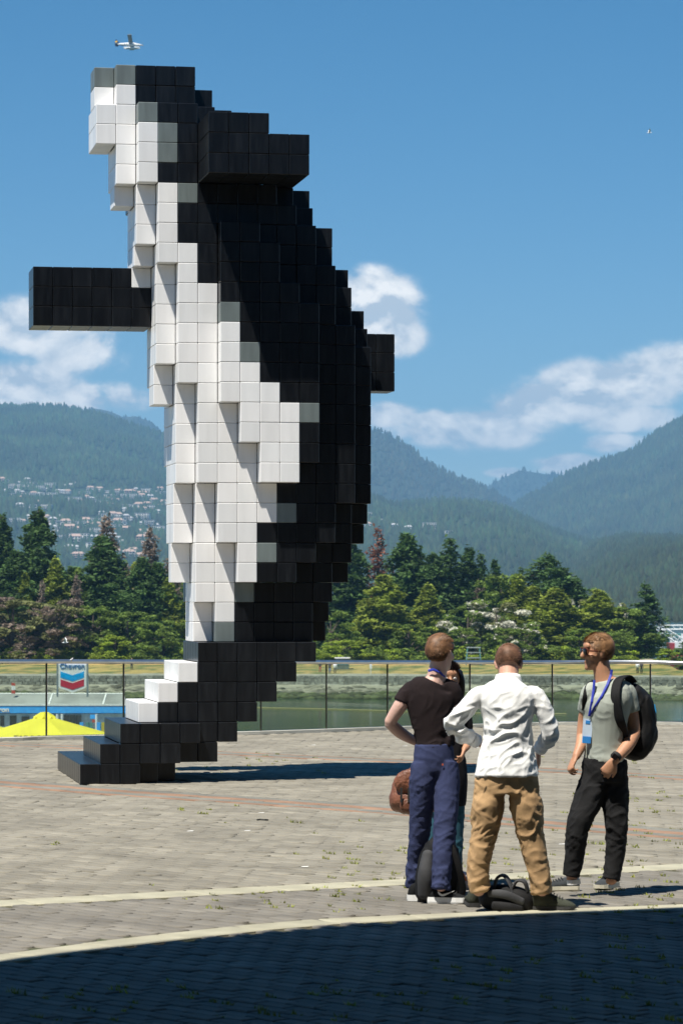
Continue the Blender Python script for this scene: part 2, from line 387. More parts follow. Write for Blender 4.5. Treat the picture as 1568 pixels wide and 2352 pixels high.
# ------------------------------------------------------------------ glass railing
def glassmat():
    m = bpy.data.materials.new('railing_glass'); m.use_nodes = True; nt = m.node_tree; n = nt.nodes; n.clear()
    t = n.new('ShaderNodeBsdfTransparent'); t.inputs[0].default_value = (.83, .89, .84, 1); g = n.new('ShaderNodeBsdfGlossy'); g.inputs['Roughness'].default_value = .01
    d = n.new('ShaderNodeBsdfDiffuse'); d.inputs[0].default_value = (.5, .55, .5, 1)
    fr = n.new('ShaderNodeFresnel'); fr.inputs[0].default_value = 1.45; mx = n.new('ShaderNodeMixShader'); o = n.new('ShaderNodeOutputMaterial')
    tcn = n.new('ShaderNodeTexCoord'); mp = n.new('ShaderNodeMapping'); mp.inputs['Scale'].default_value = (9, 9, .9); nz = n.new('ShaderNodeTexNoise'); nz.inputs['Scale'].default_value = 3; nz.inputs['Detail'].default_value = 6
    nt.links.new(tcn.outputs['Object'], mp.inputs[0]); nt.links.new(mp.outputs[0], nz.inputs['Vector'])
    mr = n.new('ShaderNodeMapRange'); mr.inputs[1].default_value = .45; mr.inputs[2].default_value = .9; mr.inputs[4].default_value = .04; nt.links.new(nz.outputs[0], mr.inputs[0])
    md = n.new('ShaderNodeMixShader'); nt.links.new(mr.outputs[0], md.inputs[0])
    nt.links.new(fr.outputs[0], mx.inputs[0]); nt.links.new(t.outputs[0], mx.inputs[1]); nt.links.new(g.outputs[0], mx.inputs[2])
    nt.links.new(mx.outputs[0], md.inputs[1]); nt.links.new(d.outputs[0], md.inputs[2]); nt.links.new(md.outputs[0], o.inputs[0]); return m
M['glass'] = glassmat()
posts = [-640, -420, -250, -75, 108, 285, 442, 600, 750, 890, 1079, 1268, 1493, 1740, 2010, 2300]
vtop = [(-900, 1520), (0, 1519), (885, 1521), (1493, 1521), (1568, 1524), (2300, 1548)]
pp = []
for u in posts:
    v = interp(rail_base, u); D = GD(v); top = CH - (interp(vtop, u) - V0) * D / F; p = P(u, v, D); pp.append((p.x, p.y, top))
rl = empty('glass_railing', (pp[5][0], pp[5][1], 0), 'long curving glass railing with steel top rail along the plaza edge', 'railing')
up = crom([(a, b, c) for a, b, c in pp], 8)
mb = MB(); mb.tube([tuple(q) for q in up], .031, 12); part(mb, 'top_rail', M['steel'], rl, smooth=True)
for i, (x, y, z) in enumerate(pp):
    mb = MB(); mb.box((x, y, (.045 + z - .03) / 2), (.016, .03, z - .075)); part(mb, 'post', M['darkedge'], rl)
    mb = MB(); mb.box((x - .014, y + .004, (.045 + z - .03) / 2), (.007, .02, z - .08)); part(mb, 'glass_edge', M['oliveedge'], rl)
    if i + 1 < len(pp):
        x2, y2, z2 = pp[i + 1]; mb = MB()
        a = Vector((x, y, 0)); b = Vector((x2, y2, 0)); t = (b - a).normalized(); a += t * .018; b -= t * .010; nn = Vector((-t.y, t.x, 0)) * .006
        mb.add([a - nn + Vector((0, 0, .05)), b - nn + Vector((0, 0, .05)), b - nn + Vector((0, 0, z2 - .045)), a - nn + Vector((0, 0, z - .045)),
                a + nn + Vector((0, 0, .05)), b + nn + Vector((0, 0, .05)), b + nn + Vector((0, 0, z2 - .045)), a + nn + Vector((0, 0, z - .045))],
               [(0, 1, 2, 3), (5, 4, 7, 6), (4, 0, 3, 7), (1, 5, 6, 2), (3, 2, 6, 7), (4, 5, 1, 0)])
        part(mb, 'glass_pane', M['glass'], rl)
# ------------------------------------------------------------------ the hall behind the camera, whose roof shades the foreground
sh = [(-300, 2262), (0, 2206), (350, 2166), (700, 2134), (1050, 2112), (1568, 2091), (2000, 2078)]
zc = 9.0; ec = []
for u, v in sh:
    g = G(u, v); ec.append((g.x - KX * zc, g.y - KY * zc))
ec = [(-40, ec[0][1] - 14)] + ec + [(40, ec[-1][1] + 4)]
ecs = np.array([(np.interp(x_, [e[0] for e in ec], [e[1] for e in ec])) for x_ in np.linspace(-40, 40, 400)]); ecs = np.stack([np.linspace(-40, 40, 400), ecs], 1)
hall = empty('convention_hall', (0, -20, 0), 'long glazed hall with a deep overhanging roof shading the foreground paving', 'building')
mb = MB(); po = [(-40, -34)] + [(40, -34)] + [tuple(q) for q in ecs[::-1]]
mb.prism(po, (1, 0, 0), (0, 1, 0), (0, 0, 1), (0, 0, zc), .7); part(mb, 'roof', material('roof_soffit', (.10, .09, .08), .8), hall)
mb = MB(); mb.box((0, -28, 4.5), (80, .4, 8.99)); part(mb, 'wall', material('hall_wall', (.12, .12, .125), .4), hall)
mcol = material('hall_column', (.25, .25, .25), .5)
for i in range(9):
    mb = MB(); mb.tube([(-34 + i * 8.5, -17, -.01), (-34 + i * 8.5, -17, 9.02)], .3, 12); part(mb, 'column', mcol, hall, smooth=True)
# ------------------------------------------------------------------ water
WZ = -13.0
M['water'] = bpy.data.materials.new('harbour_water'); M['water'].use_nodes = True
nt = M['water'].node_tree; n = nt.nodes; b = n['Principled BSDF']
b.inputs['Base Color'].default_value = (.012, .035, .030, 1); b.inputs['Roughness'].default_value = .12; b.inputs['IOR'].default_value = 1.33; b.inputs['Specular IOR Level'].default_value = .5
tcn = n.new('ShaderNodeTexCoord'); mp = n.new('ShaderNodeMapping'); mp.inputs['Scale'].default_value = (.5, .16, 1); nt.links.new(tcn.outputs['Object'], mp.inputs[0])
nz = n.new('ShaderNodeTexNoise'); nz.inputs['Scale'].default_value = 1.0; nz.inputs['Detail'].default_value = 5; nt.links.new(mp.outputs[0], nz.inputs['Vector'])
bp = n.new('ShaderNodeBump'); bp.inputs['Strength'].default_value = .12; bp.inputs['Distance'].default_value = .12; nt.links.new(nz.outputs[0], bp.inputs['Height']); nt.links.new(bp.outputs[0], b.inputs['Normal'])
n2 = n.new('ShaderNodeTexNoise'); n2.inputs['Scale'].default_value = .02; n2.inputs['Detail'].default_value = 4; mp2 = n.new('ShaderNodeMapping'); mp2.inputs['Scale'].default_value = (1, 1.6, 1)
nt.links.new(tcn.outputs['Object'], mp2.inputs[0]); nt.links.new(mp2.outputs[0], n2.inputs['Vector'])
rr = n.new('ShaderNodeMapRange'); rr.inputs[1].default_value = .35; rr.inputs[2].default_value = .65; nt.links.new(n2.outputs[0], rr.inputs[0])
mxw = n.new('ShaderNodeMix'); mxw.data_type = 'RGBA'; mxw.inputs[6].default_value = (.010, .046, .040, 1); mxw.inputs[7].default_value = (.03, .048, .022, 1)
nt.links.new(rr.outputs[0], mxw.inputs[0]); nt.links.new(mxw.outputs[2], b.inputs['Base Color'])
mb = MB(); mb.add([(-30000, 50, WZ), (30000, 50, WZ), (30000, 34000, WZ), (-30000, 34000, WZ)], [(0, 1, 2, 3)]); tag(mb.build('water', M['water']), kind='structure')
mb = MB(); mb.box((0, 10, -7.2), (90, 66, 12.5)); tag(mb.build('quay', material('quay_concrete', (.25, .24, .22), .85, .2, .6)), kind='structure')
mb = MB(); mb.box((-6, 66, -4.35), (44, 46, .5)); tag(mb.build('terrace', material('terrace_deck', (.22, .2, .17), .8, .2, 1)), kind='structure')
bm_ = material('boom_yellow', (.26, .24, .09), .6)
mb = MB(); pts = [P(u, v, (CH - WZ) * F / (v - V0)) for u, v in ((560, 1626), (760, 1630), (890, 1634), (1010, 1637), (1140, 1640), (1300, 1641))]
mb.tube([p + Vector((0, 0, .05)) for p in pts], .09, 6); tag(mb.build('floating_boom', bm_), 'thin yellowish floating boom lying across the dark water', 'boom')
# ------------------------------------------------------------------ the far shore
def shore_z(x, y):
    """height of the park shore: water edge near 437 m, rubble, sea wall, dry grass bank, path, wood"""
    e = 437 + 5 * mnoise.noise(Vector((x * .02, 0, 1))) + max(0, (x - 32)) * -.55
    d = y - e
    if x > 49: d = min(d, max(0, 486 - y) * 1.4)
    if d < 0: return WZ - .6 + .02 * d
    if d < 19: return WZ - .1 + 1.5 * (d / 19) ** .8 + .28 * mnoise.noise(Vector((x * .35, y * .25, 0))) * min(1, d / 4)
    if d < 20.2: return lerp(WZ + 1.45, WZ + 2.75, (d - 19) / 1.2)
    if d < 22: return WZ + 2.78
    if d < 52: return WZ + 2.75 + 1.1 * sstep(22, 44, d) + .15 * mnoise.noise(Vector((x * .1, y * .1, 0)))
    return WZ + 3.85 + .02 * (d - 52) + .4 * mnoise.noise(Vector((x * .03, y * .03, 4)))
xs = np.arange(-170, 190, 1.0); ys = np.concatenate([np.arange(395, 462, .8), np.arange(462, 500, 1.5), np.arange(500, 760, 8)])
VVs = np.array([(x, y, shore_z(x, y)) for y in ys for x in xs]); nx = len(xs)
FFs = np.array([(j * nx + i, j * nx + i + 1, (j + 1) * nx + i + 1, (j + 1) * nx + i) for j in range(len(ys) - 1) for i in range(nx - 1)])
ctab = []
for (x, y, z) in VVs:
    h = z - WZ; r = mnoise.noise(Vector((x * .12, y * .3, 7))); r2 = mnoise.noise(Vector((x * .5, y * .8, 17)))
    if h < .75: c = (.055, .08, .03)
    elif h < 1.42: c = lerp(.20, .34, sstep(.75, 1.3, h)); c = (c, c * .96, c * .74)
    elif h < 2.77: c = (.27, .27, .24)
    elif h < 2.80: c = (.36, .34, .29)
    else:
        c = (.40 + .08 * r, .285 + .06 * r, .10) if r2 + r > -.12 else (.15, .17, .05)
        if y > 489: c = (.46, .42, .31) if y < 494 else (.05, .065, .025)
    k_ = 1 + .35 * r2
    ctab.append([a * k_ for a in c])
tag(link('far_shore', npmesh('far_shore', VVs, FFs, material('shore_ground', (1, 1, 1), .95, .22, .9, .6, 2.5, tint=True, rnd=False), np.clip(ctab, 0, 1), True)), kind='structure')
# stones of the sea wall
WV = MB(); sr = random.Random(3)
for row in range(3):
    x = -110.0
    while x < 120:
        L = sr.uniform(.6, 1.4); xc = x + L / 2; e = 437 + 5 * mnoise.noise(Vector((xc * .02, 0, 1))) + max(0, (xc - 32)) * -.55
        g = sr.uniform(.6, 1.15); WV.box((xc, e + 19.0 + row * .28 + sr.uniform(-.06, .06), WZ + 1.62 + row * .44), (L - .07, .7, .40), 0, Matrix.Rotation(sr.uniform(-.04, .04), 3, 'Y'), (g, g, g * .97)); x += L
tag(WV.build('seawall_stones', material('seawall_stone', (.27, .27, .24), .9, .3, 2, tint=True), color=True), 'courses of grey stone blocks facing the sea wall on the far shore', 'sea wall', kind='stuff')
# rubble on the beach below the sea wall
def rockmesh(seed):
    bm = bmesh.new(); bmesh.ops.create_icosphere(bm, subdivisions=1, radius=1)
    for v in bm.verts: v.co *= 1 + .45 * mnoise.noise(v.co * 1.1 + Vector((seed * 5.1, 0, 0))); v.co.z *= .65
    V = np.array([v.co[:] for v in bm.verts]); Fx = np.array([[v.index for v in f.verts] for f in bm.faces]); bm.free(); return V, Fx
rk = [rockmesh(i) for i in range(6)]
RV = []; RF = []; RC = []; o_ = 0
for i in range(5200):
    x = random.uniform(-95, 110); d = abs(random.gauss(0, 1)) * 6 + .5
    if d > 19: d = random.uniform(1, 18)
    e = 437 + 5 * mnoise.noise(Vector((x * .02, 0, 1))) + max(0, (x - 32)) * -.55; y = e + d
    V, Fx = rk[i % 6]; s_ = random.uniform(.2, .85) * (.7 + .6 * (mnoise.noise(Vector((x * .1, y * .15, 2))) + .5)); a = random.uniform(0, 6.28)
    m_ = np.array([[math.cos(a), -math.sin(a), 0], [math.sin(a), math.cos(a), 0], [0, 0, 1]])
    RV.append(V @ m_.T * s_ * np.array([1.5, 1, .8]) + np.array([x, y, shore_z(x, y)])); RF.append(Fx + o_); o_ += len(V)
    g_ = random.uniform(.35, 1.35); base = (.085, .105, .04) if d < 6 else (.26, .25, .19); RC.append(np.tile(np.array(base) * g_, (len(V), 1)))
tag(link('shore_rocks', npmesh('shore_rocks', np.concatenate(RV), np.concatenate(RF), material('wet_rock', (1, 1, 1), .9, .2, 3, tint=True), np.clip(np.concatenate(RC), 0, 1))), 'weed covered rubble and boulders along the far water edge', 'rocks', kind='stuff')
# ------------------------------------------------------------------ mountains
def terrain(name, ridge, Dr, Df, zf, mat, power=1.0, back=.25, amp=1.0, nu=260, nt_=70, seed=0, gul=1.0):
    us = np.linspace(ridge[0][0], ridge[-1][0], nu); ts = np.linspace(0, 1 + back, nt_)
    rz = [CH - (interp(ridge, u) - V0) * Dr / F for u in us]
    V = []
    for t in ts:
        D = lerp(Df, Dr, t)
        for u, z1 in zip(us, rz):
            x = (u - U0) * lerp(Dr, D, .75) / F
            tt = min(t, 1); z = zf + (z1 - zf) * tt ** power
            g = mnoise.fractal(Vector((x / 900 + seed, D / 1500, seed)), 1.0, 2.1, 5) * (z1 - zf) * .16 * amp
            w = math.sin(math.pi * min(1, tt)) ** .8
            z += g * w * gul
            if t > 1: z = z1 - (t - 1) * (z1 - zf) * 1.2
            z += mnoise.noise(Vector((x / 130, D / 130, seed))) * 9 * amp * (.3 + .7 * w)
            V.append((x, D, z))
    V = np.array(V); n1 = len(us)
    Fc = np.array([(j * n1 + i, j * n1 + i + 1, (j + 1) * n1 + i + 1, (j + 1) * n1 + i) for j in range(len(ts) - 1) for i in range(n1 - 1)])
    tag(link(name, npmesh(name, V, Fc, mat, None, True)), kind='structure')
    return V.reshape(len(ts), n1, 3)
mf = material('forest_floor', (.020, .034, .014), .95, .3, .01, rnd=False)
mrk = material('alpine_slope', (.03, .045, .028), .95, rnd=False, scale=.004, col2=(.055, .065, .045), thr=(.45, .7), detail=8)
TA = terrain('mountain', [(-1500, 1150), (-900, 1080), (-400, 975), (-150, 945), (0, 935), (80, 933), (150, 935), (220, 949), (300, 976), (360, 994), (450, 1040), (600, 1120), (760, 1200)], 8600, 3900, -10, mf, .92, seed=1, nt_=90)
TB = terrain('mountain', [(-300, 1120), (0, 1050), (100, 985), (185, 944), (210, 935), (235, 939), (255, 944), (285, 957), (310, 954), (332, 962), (350, 968), (372, 992), (450, 1060), (600, 1150)], 12000, 9200, 0, mrk, seed=2, amp=.5, nt_=40)
TC = terrain('mountain', [(400, 1120), (500, 1050), (700, 990), (780, 984), (835, 985), (870, 990), (900, 1003), (930, 1020), (980, 1060), (1050, 1096), (1120, 1122), (1180, 1160), (1300, 1240)], 9800, 6800, 0, mrk, seed=3, amp=.7, nt_=50)
TD = terrain('mountain', [(900, 1200), (1060, 1150), (1120, 1117), (1160, 1096), (1190, 1081), (1215, 1083), (1250, 1089), (1290, 1090), (1350, 1115), (1500, 1160)], 13300, 11600, 0, mrk, seed=4, amp=.5, nt_=36)
TE = terrain('mountain', [(900, 1300), (1000, 1262), (1165, 1176), (1200, 1152), (1250, 1126), (1300, 1093), (1380, 1061), (1440, 1044), (1500, 1002), (1568, 963), (1700, 905), (2000, 840), (2500, 900), (3000, 1050)], 9200, 5600, 0, mf, .9, seed=5, nt_=90)
TF = terrain('hill', [(400, 1180), (600, 1150), (830, 1134), (870, 1149), (900, 1162), (960, 1158), (1020, 1154), (1100, 1160), (1160, 1174), (1190, 1188), (1250, 1216), (1350, 1252), (1450, 1285), (1568, 1305), (2000, 1330), (2600, 1335)], 6300, 3300, -8, mf, .85, seed=6, nt_=70, nu=300)
TG = terrain('hill', [(1180, 1345), (1260, 1310), (1350, 1262), (1420, 1248), (1500, 1251), (1568, 1256), (1700, 1244), (2100, 1235), (2600, 1260)], 5200, 1500, -12.5, mf, .8, seed=7, nt_=80)
fV = []; fF = []; fC = []; fo = [0]
def forest(T, n, h0, h1, seed, hue, umin=-260, umax=1830, tmax=1.02, clear=None):
    nt1, nu1, _ = T.shape; r = np.random.default_rng(seed); got = 0
    jmax = (nt1 - 1) / 1.25 * tmax
    i = r.uniform(0, nu1 - 1.001, n * 5); j = r.uniform(0, jmax, n * 5)
    i0 = i.astype(int); j0 = np.minimum(j.astype(int), nt1 - 2); a = (i - i0)[:, None]; b = (j - j0)[:, None]
    p = T[j0, i0] * (1 - a) * (1 - b) + T[j0, i0 + 1] * a * (1 - b) + T[j0 + 1, i0] * (1 - a) * b + T[j0 + 1, i0 + 1] * a * b
    u = p[:, 0] * F / p[:, 1] + U0; v = V0 - (p[:, 2] - CH) * F / p[:, 1]
    ok = (u > umin) & (u < umax) & (v < 1440)
    p = p[ok]; u = u[ok]; v = v[ok]
    if clear is not None:
        k = clear(p, u, v, r); p = p[k]
    p = p[:n]; m = len(p)
    h = r.uniform(h0, h1, m) * np.clip(p[:, 1] / 5000, .35, 1); w = h * r.uniform(.22, .42, m); rot = r.uniform(0, 6.28, m)
    ks_ = np.arange(4)[None, :]; an = rot[:, None] + ks_ * math.pi / 2
    base = np.stack([p[:, 0, None] + np.cos(an) * w[:, None], p[:, 1, None] + np.sin(an) * w[:, None], np.repeat(p[:, 2, None], 4, 1) + (h * .08)[:, None]], -1)
    top = np.stack([p[:, 0], p[:, 1], p[:, 2] + h], -1)[:, None, :]
    V = np.concatenate([base, top], 1)
    idx = np.arange(m)[:, None, None] * 5 + np.array([[0, 1, 4], [1, 2, 4], [2, 3, 4], [3, 0, 4]])[None]
    fV.append(V.reshape(-1, 3)); fF.append(idx.reshape(-1, 3) + fo[0]); fo[0] += m * 5
    pn = np.array([mnoise.noise(Vector((q[0] / 160, q[1] / 260, 1))) for q in p])
    c = .72 * np.array(hue)[None, :] * (r.uniform(.55, 1.45, m) * (1 + .55 * pn))[:, None] * np.array([1, 1, 1])[None, :]
    c[:, 0] *= r.uniform(.75, 1.35, m)
    fC.append(np.repeat(c, 5, 0))
def townclear(p, u, v, r):
    town = np.array([sstep(1085, 1130, b_) * sstep(.0, .35, mnoise.noise(Vector((a_ / 70, b_ / 16, 3))) + .25) for a_, b_ in zip(u, v)])
    return r.uniform(0, 1, len(p)) > town * .62
forest(TA, 22000, 10, 19, 1, (.030, .062, .022), clear=townclear, umax=900)
forest(TB, 2500, 10, 16, 2, (.03, .045, .03), umax=700)
forest(TC, 7000, 12, 20, 3, (.038, .052, .03))
forest(TD, 1500, 16, 26, 4, (.035, .05, .03))
forest(TE, 24000, 11, 24, 5, (.034, .058, .025))
forest(TF, 15000, 9, 17, 6, (.030, .060, .022))
forest(TG, 16000, 10, 19, 7, (.024, .046, .020))
mfor = material('distant_conifers', (1, 1, 1), .9, .1, .2, tint=True, rnd=False)
tag(link('forest', npmesh('forest', np.concatenate(fV), np.concatenate(fF), mfor, np.clip(np.concatenate(fC), 0, 1))), 'dense conifer forest covering the hazy mountain slopes', 'forest', kind='stuff')
# houses of the hillside town
M['hwall'] = material('pale_house_wall', (.85, .82, .76), .7, .1, .2); M['hwall2'] = material('tan_house_wall', (.62, .52, .42), .7, .1, .2)
M['hroof'] = material('grey_house_roof', (.42, .42, .42), .8); M['hroof2'] = material('brown_house_roof', (.42, .30, .24), .8); M['hwin'] = material('house_glass', (.05, .07, .09), .15)
def house_mesh(w, d, h, fl, wall, roof, flat):
    mb = MB(); mb.box((0, 0, h / 2), (w, d, h), 0)
    if flat: mb.box((0, 0, h + .3), (w + .8, d + .8, .6), 1)
    else:
        mb.add([(-w / 2 - .6, -d / 2 - .8, h), (w / 2 + .6, -d / 2 - .8, h), (w / 2 + .6, d / 2 + .8, h), (-w / 2 - .6, d / 2 + .8, h), (-w / 2 + d * .25, 0, h + d * .3), (w / 2 - d * .25, 0, h + d * .3)],
               [(0, 1, 5, 4), (2, 3, 4, 5), (1, 2, 5), (3, 0, 4), (3, 2, 1, 0)], 1)
    for f in range(fl):
        z = (f + .55) * h / fl; nwin = max(2, int(w / 4))
        for q in range(nwin): mb.box((-w / 2 + (q + .5) * w / nwin, -d / 2 - .06, z), (w / nwin * .62, .2, h / fl * .5), 2)
        if w > 14: mb.box((0, -d / 2 - .7, z - h / fl * .38), (w, 1.4, .25), 0)
    return mb.mesh('house', [M[wall], M[roof], M['hwin']])
hm = [house_mesh(13, 10, 6, 2, 'hwall', 'hroof', False), house_mesh(16, 11, 7, 2, 'hwall', 'hroof2', False), house_mesh(11, 9, 6, 2, 'hwall2', 'hroof', False),
      house_mesh(24, 12, 9, 3, 'hwall', 'hroof', True), house_mesh(34, 13, 9, 3, 'hwall', 'hroof', True), house_mesh(20, 11, 7, 2, 'hwall2', 'hroof2', False), house_mesh(12, 9, 5, 1, 'hwall', 'hroof', True)]
def uv_of(T): return T[..., 0] * F / T[..., 1] + U0, V0 - (T[..., 2] - CH) * F / T[..., 1]
def drop(T, u, v):
    """point of terrain T that shows at (u, v)"""
    U, Vv = uv_of(T); nt1 = int((T.shape[0] - 1) / 1.25); e = ((U[:nt1] - u) / 2.0) ** 2 + (Vv[:nt1] - v) ** 2; k = np.unravel_index(np.argmin(e), e.shape); return Vector(T[k])
def house(T, u, v, kind, label, s=1.0, rz=None):
    p = drop(T, u, v); o = bpy.data.objects.new('house', hm[kind]); C.objects.link(o)
    o.location = ((u - U0) * p.y / F, p.y, p.z + 1); o.rotation_euler.z = random.uniform(-.35, .35) if rz is None else rz; o.scale = (s, s, s)
    return tag(o, label, 'house', 'houses of the hillside town')
big = [(36, 1121, 3, 'white flat roofed apartment block, leftmost in the top row of the hillside town'), (62, 1122, 4, 'long white apartment block second from left in the hillside town top row'),
       (90, 1124, 3, 'white apartment block third from left in the hillside town top row'), (112, 1147, 4, 'long cream building with tan roof standing alone below the top row of houses'),
       (115, 1123, 3, 'white apartment block at the right end of the hillside top row of four'), (300, 1143, 4, 'long white building with a mast highest on the slope left of the sculpture'),
       (250, 1143, 3, 'white block left of the long building near the sculpture'), (335, 1176, 4, 'pale long apartment block low on the slope left of the sculpture'), (262, 1173, 3, 'pale block halfway down the slope in a clearing'),
       (180, 1241, 4, 'long pale building low on the slope behind the bare tree'), (240, 1205, 3, 'grey white block above the dead grey tree')]
for u, v, k, lab in big: house(TA, u, v, k, lab, 1.0, random.uniform(-.15, .15))
hr = random.Random(4); cnt = 0
rows = [(1117, 0, 200), (1136, 0, 420), (1150, 40, 420), (1166, 20, 430), (1180, 190, 430), (1196, 0, 330), (1210, 120, 420), (1226, 0, 420), (1243, 90, 410), (1262, 120, 400), (1280, 130, 380), (1155, 160, 400), (1172, 200, 420)]
for v0, ua_, ub_ in rows:
    u = ua_ + hr.uniform(0, 12)
    while u < ub_:
        if mnoise.noise(Vector((u / 45, v0 / 14, 8))) > -.18:
            house(TA, u, v0 + hr.uniform(-5, 5), hr.choice((0, 0, 1, 1, 2, 3, 5, 6, 6)), 'small pale house among trees on the far hillside', hr.uniform(.75, 1.15)); cnt += 1
        u += hr.uniform(9, 20)
for i, (u, v, k) in enumerate([(838, 1192, 3), (850, 1200, 0), (862, 1194, 6), (875, 1203, 0), (841, 1212, 1), (985, 1216, 3), (991, 1222, 0), (938, 1217, 0), (966, 1220, 6), (905, 1215, 0), (1010, 1224, 6), (1030, 1228, 6)]):
    house(TF, u, v, k, 'small pale house on the wooded hill right of the sculpture', .85)
# ------------------------------------------------------------------ haze
mz = bpy.data.materials.new('haze_air'); mz.use_nodes = True; nz_ = mz.node_tree.nodes; nz_.clear(); pv = nz_.new('ShaderNodeVolumePrincipled')
pv.inputs['Color'].default_value = (.28, .60, .96, 1); pv.inputs['Density'].default_value = 8.3e-5; pv.inputs['Anisotropy'].default_value = 0.0
oo = nz_.new('ShaderNodeOutputMaterial'); mz.node_tree.links.new(pv.outputs[0], oo.inputs['Volume'])
mb = MB(); mb.box((0, 7000, 345), (16000, 16000, 730)); tag(mb.build('haze', mz), 'pale blue haze in the air over harbour and mountains', 'haze', kind='stuff')
# ================================================================== STRUCTURES AND TREES
# ------------------------------------------------------------------ sculpture of stacked blocks (plain leaning stack on a stepped foot)
CB = 0.2135; D0 = GD(1802); yaw = R(10)
sx = Vector((math.cos(yaw), math.sin(yaw), 0)); sy = Vector((-math.sin(yaw), math.cos(yaw), 0)); S0 = G(184, 1802)
scu = empty('block_sculpture', S0, 'tall leaning sculpture of stacked black and white cubes on a stepped black foot', 'sculpture')
def SP(i, j, k): return S0 + sx * (i * CB) + sy * (j * CB) + Vector((0, 0, k * CB))
def pxi(u, j): return (u - 184 + 8.2 * j) / 45.6                      # column that shows at u
left = [(7, 428), (9, 420), (13, 405), (20, 362), (26, 322), (30, 268), (33, 205), (36, 232)]
right = [(7, 700), (9, 735), (12, 785), (15, 832), (19, 838), (23, 805), (27, 735), (30, 650), (33, 520), (36, 385)]
white = [(7, 470), (8, 540), (12, 610), (16, 690), (18, 720), (21, 590), (24, 500), (28, 425), (33, 355), (36, 300)]
vox = {}
steps = [(0, 4, 0, 12), (1, 6, 0, 8), (2, 7, 0, 7), (3, 8, 1, 6), (4, 9, 1, 6), (5, 10, 1, 6), (6, 11, 1, 6)]
for k, (i0, i1, j0, j1) in enumerate(steps):
    for i in range(i0, i1 + 1):
        jj0 = j0 + int(max(0, i - i0 - 1) * (.9 if k == 0 else .4)) * (1 if k < 3 else 0)
        for j in range(min(jj0, j1 - 2), j1 + 1): vox[(i, j, k)] = 'w' if (k in (3, 4, 5) and i == i0) else 'b'
for k in range(7, 36):
    jc = 4.5 - .02 * (k - 7); a = pxi(interp(left, k + .5), jc - 2); b = pxi(interp(right, k + .5), jc + 2)
    ci = (a + b) / 2; hw = (b - a) / 2; hd = max(2.2, hw * .74)
    for i in range(int(a) - 2, int(b) + 3):
        for j in range(-3, 13):
            e = (abs((i + .5 - ci) / hw) ** 2.3 + abs((j + .5 - jc) / hd) ** 2.3)
            if e <= 1.0:
                wl_ = pxi(interp(white, k + .5), j)
                r = ((i * 7 + j * 13 + k * 29) % 17)
                cc = 'w' if i + .5 < wl_ - .3 else ('g' if i + .5 < wl_ + .5 and r < 8 else 'b')
                if k >= 35: cc = 'g' if i + .5 < ci - .5 else 'b'
                if j > jc + hd * .45: cc = 'b'
                vox[(i, j, k)] = cc
# straight beams of blocks thrust out of the stack
def beam(i0, i1, j0, j1, k0, k1, c='b'):
    for i in range(i0, i1 + 1):
        for j in range(j0, j1 + 1):
            for k in range(k0, k1 + 1):
                if (i, j, k) not in vox: vox[(i, j, k)] = c
beam(-2, 3, 4, 6, 23, 25); beam(14, 16, 6, 7, 20, 22)
for (i, k) in [(i, k) for i in range(6, 11) for k in (30, 31, 32) if not (k == 32 and i > 8)]:
    for j in range(-3, 4): vox.setdefault((i, j, k), 'b'); 
cubes = {}
def cube_mesh(ch, tint):
    key = (ch, tint)
    if key not in cubes:
        bm = bmesh.new(); bmesh.ops.create_cube(bm, size=CB - .003); bmesh.ops.bevel(bm, geom=bm.edges[:] + bm.verts[:], offset=.0055, segments=1, affect='EDGES')
        me = bpy.data.meshes.new('block'); bm.to_mesh(me); bm.free(); me.materials.append(M[{'w': 'white_block', 'b': 'black_block', 'g': 'grey_block'}[ch]])
        a = me.color_attributes.new('tint', 'FLOAT_COLOR', 'POINT'); t = .91 + .03 * tint; t2 = t if ch != 'b' else .8 + .12 * tint
        cw = (t2, t2, t2) if ch != 'w' else (t, t * (.99 if tint % 2 else 1.0), t * (.985 if tint % 2 else 1.0))
        a.data.foreach_set('color', np.tile([*cw, 1], len(me.vertices))); cubes[key] = me
    return cubes[key]
exposed = []
for (i, j, k), c in vox.items():
    nb_ = [((i - 1, j, k)), (i + 1, j, k), (i, j - 1, k), (i, j + 1, k), (i, j, k - 1), (i, j, k + 1)]
    if all(q in vox for q in nb_): continue
    front = (i, j - 1, k) not in vox or (i - 1, j, k) not in vox
    hidden = any((i, jj, k) in vox for jj in range(-4, j)) and any((ii, j, k) in vox for ii in range(i - 12, i))
    exposed.append(((1 if hidden else 0), 0 if (i, j - 1, k) not in vox and not hidden else 1, j, i, k, c))
exposed.sort()
vr = random.Random(5); rest = MB()
Ry = Matrix.Rotation(yaw, 3, 'Z')
mi = {'w': 0, 'b': 1, 'g': 2}
print('sculpture blocks', len(exposed))
for n_i, (_, _, j, i, k, c) in enumerate(exposed):
    p = SP(i + .5, j + .5, k + .5) - S0; t_ = vr.randint(0, 3)
    if k == 0: p.z += .002
    if n_i < 298:
        o = bpy.data.objects.new('block', cube_mesh(c, t_)); C.objects.link(o); o.parent = scu; o.location = p + Vector((vr.gauss(0, .0007), vr.gauss(0, .0007), 0)); o.rotation_euler.z = yaw
    else:
        me = cube_mesh(c, t_); tt = (.91 + .03 * t_) if c != 'b' else .8 + .12 * t_
        rest.add([p + Ry @ v.co for v in me.vertices], [tuple(f.vertices) for f in me.polygons], mi[c], (tt, tt, tt))
tag(rest.build('rear_blocks', [M['white_block'], M['black_block'], M['grey_block']], scu, color=True), kind='stuff')
core = MB()
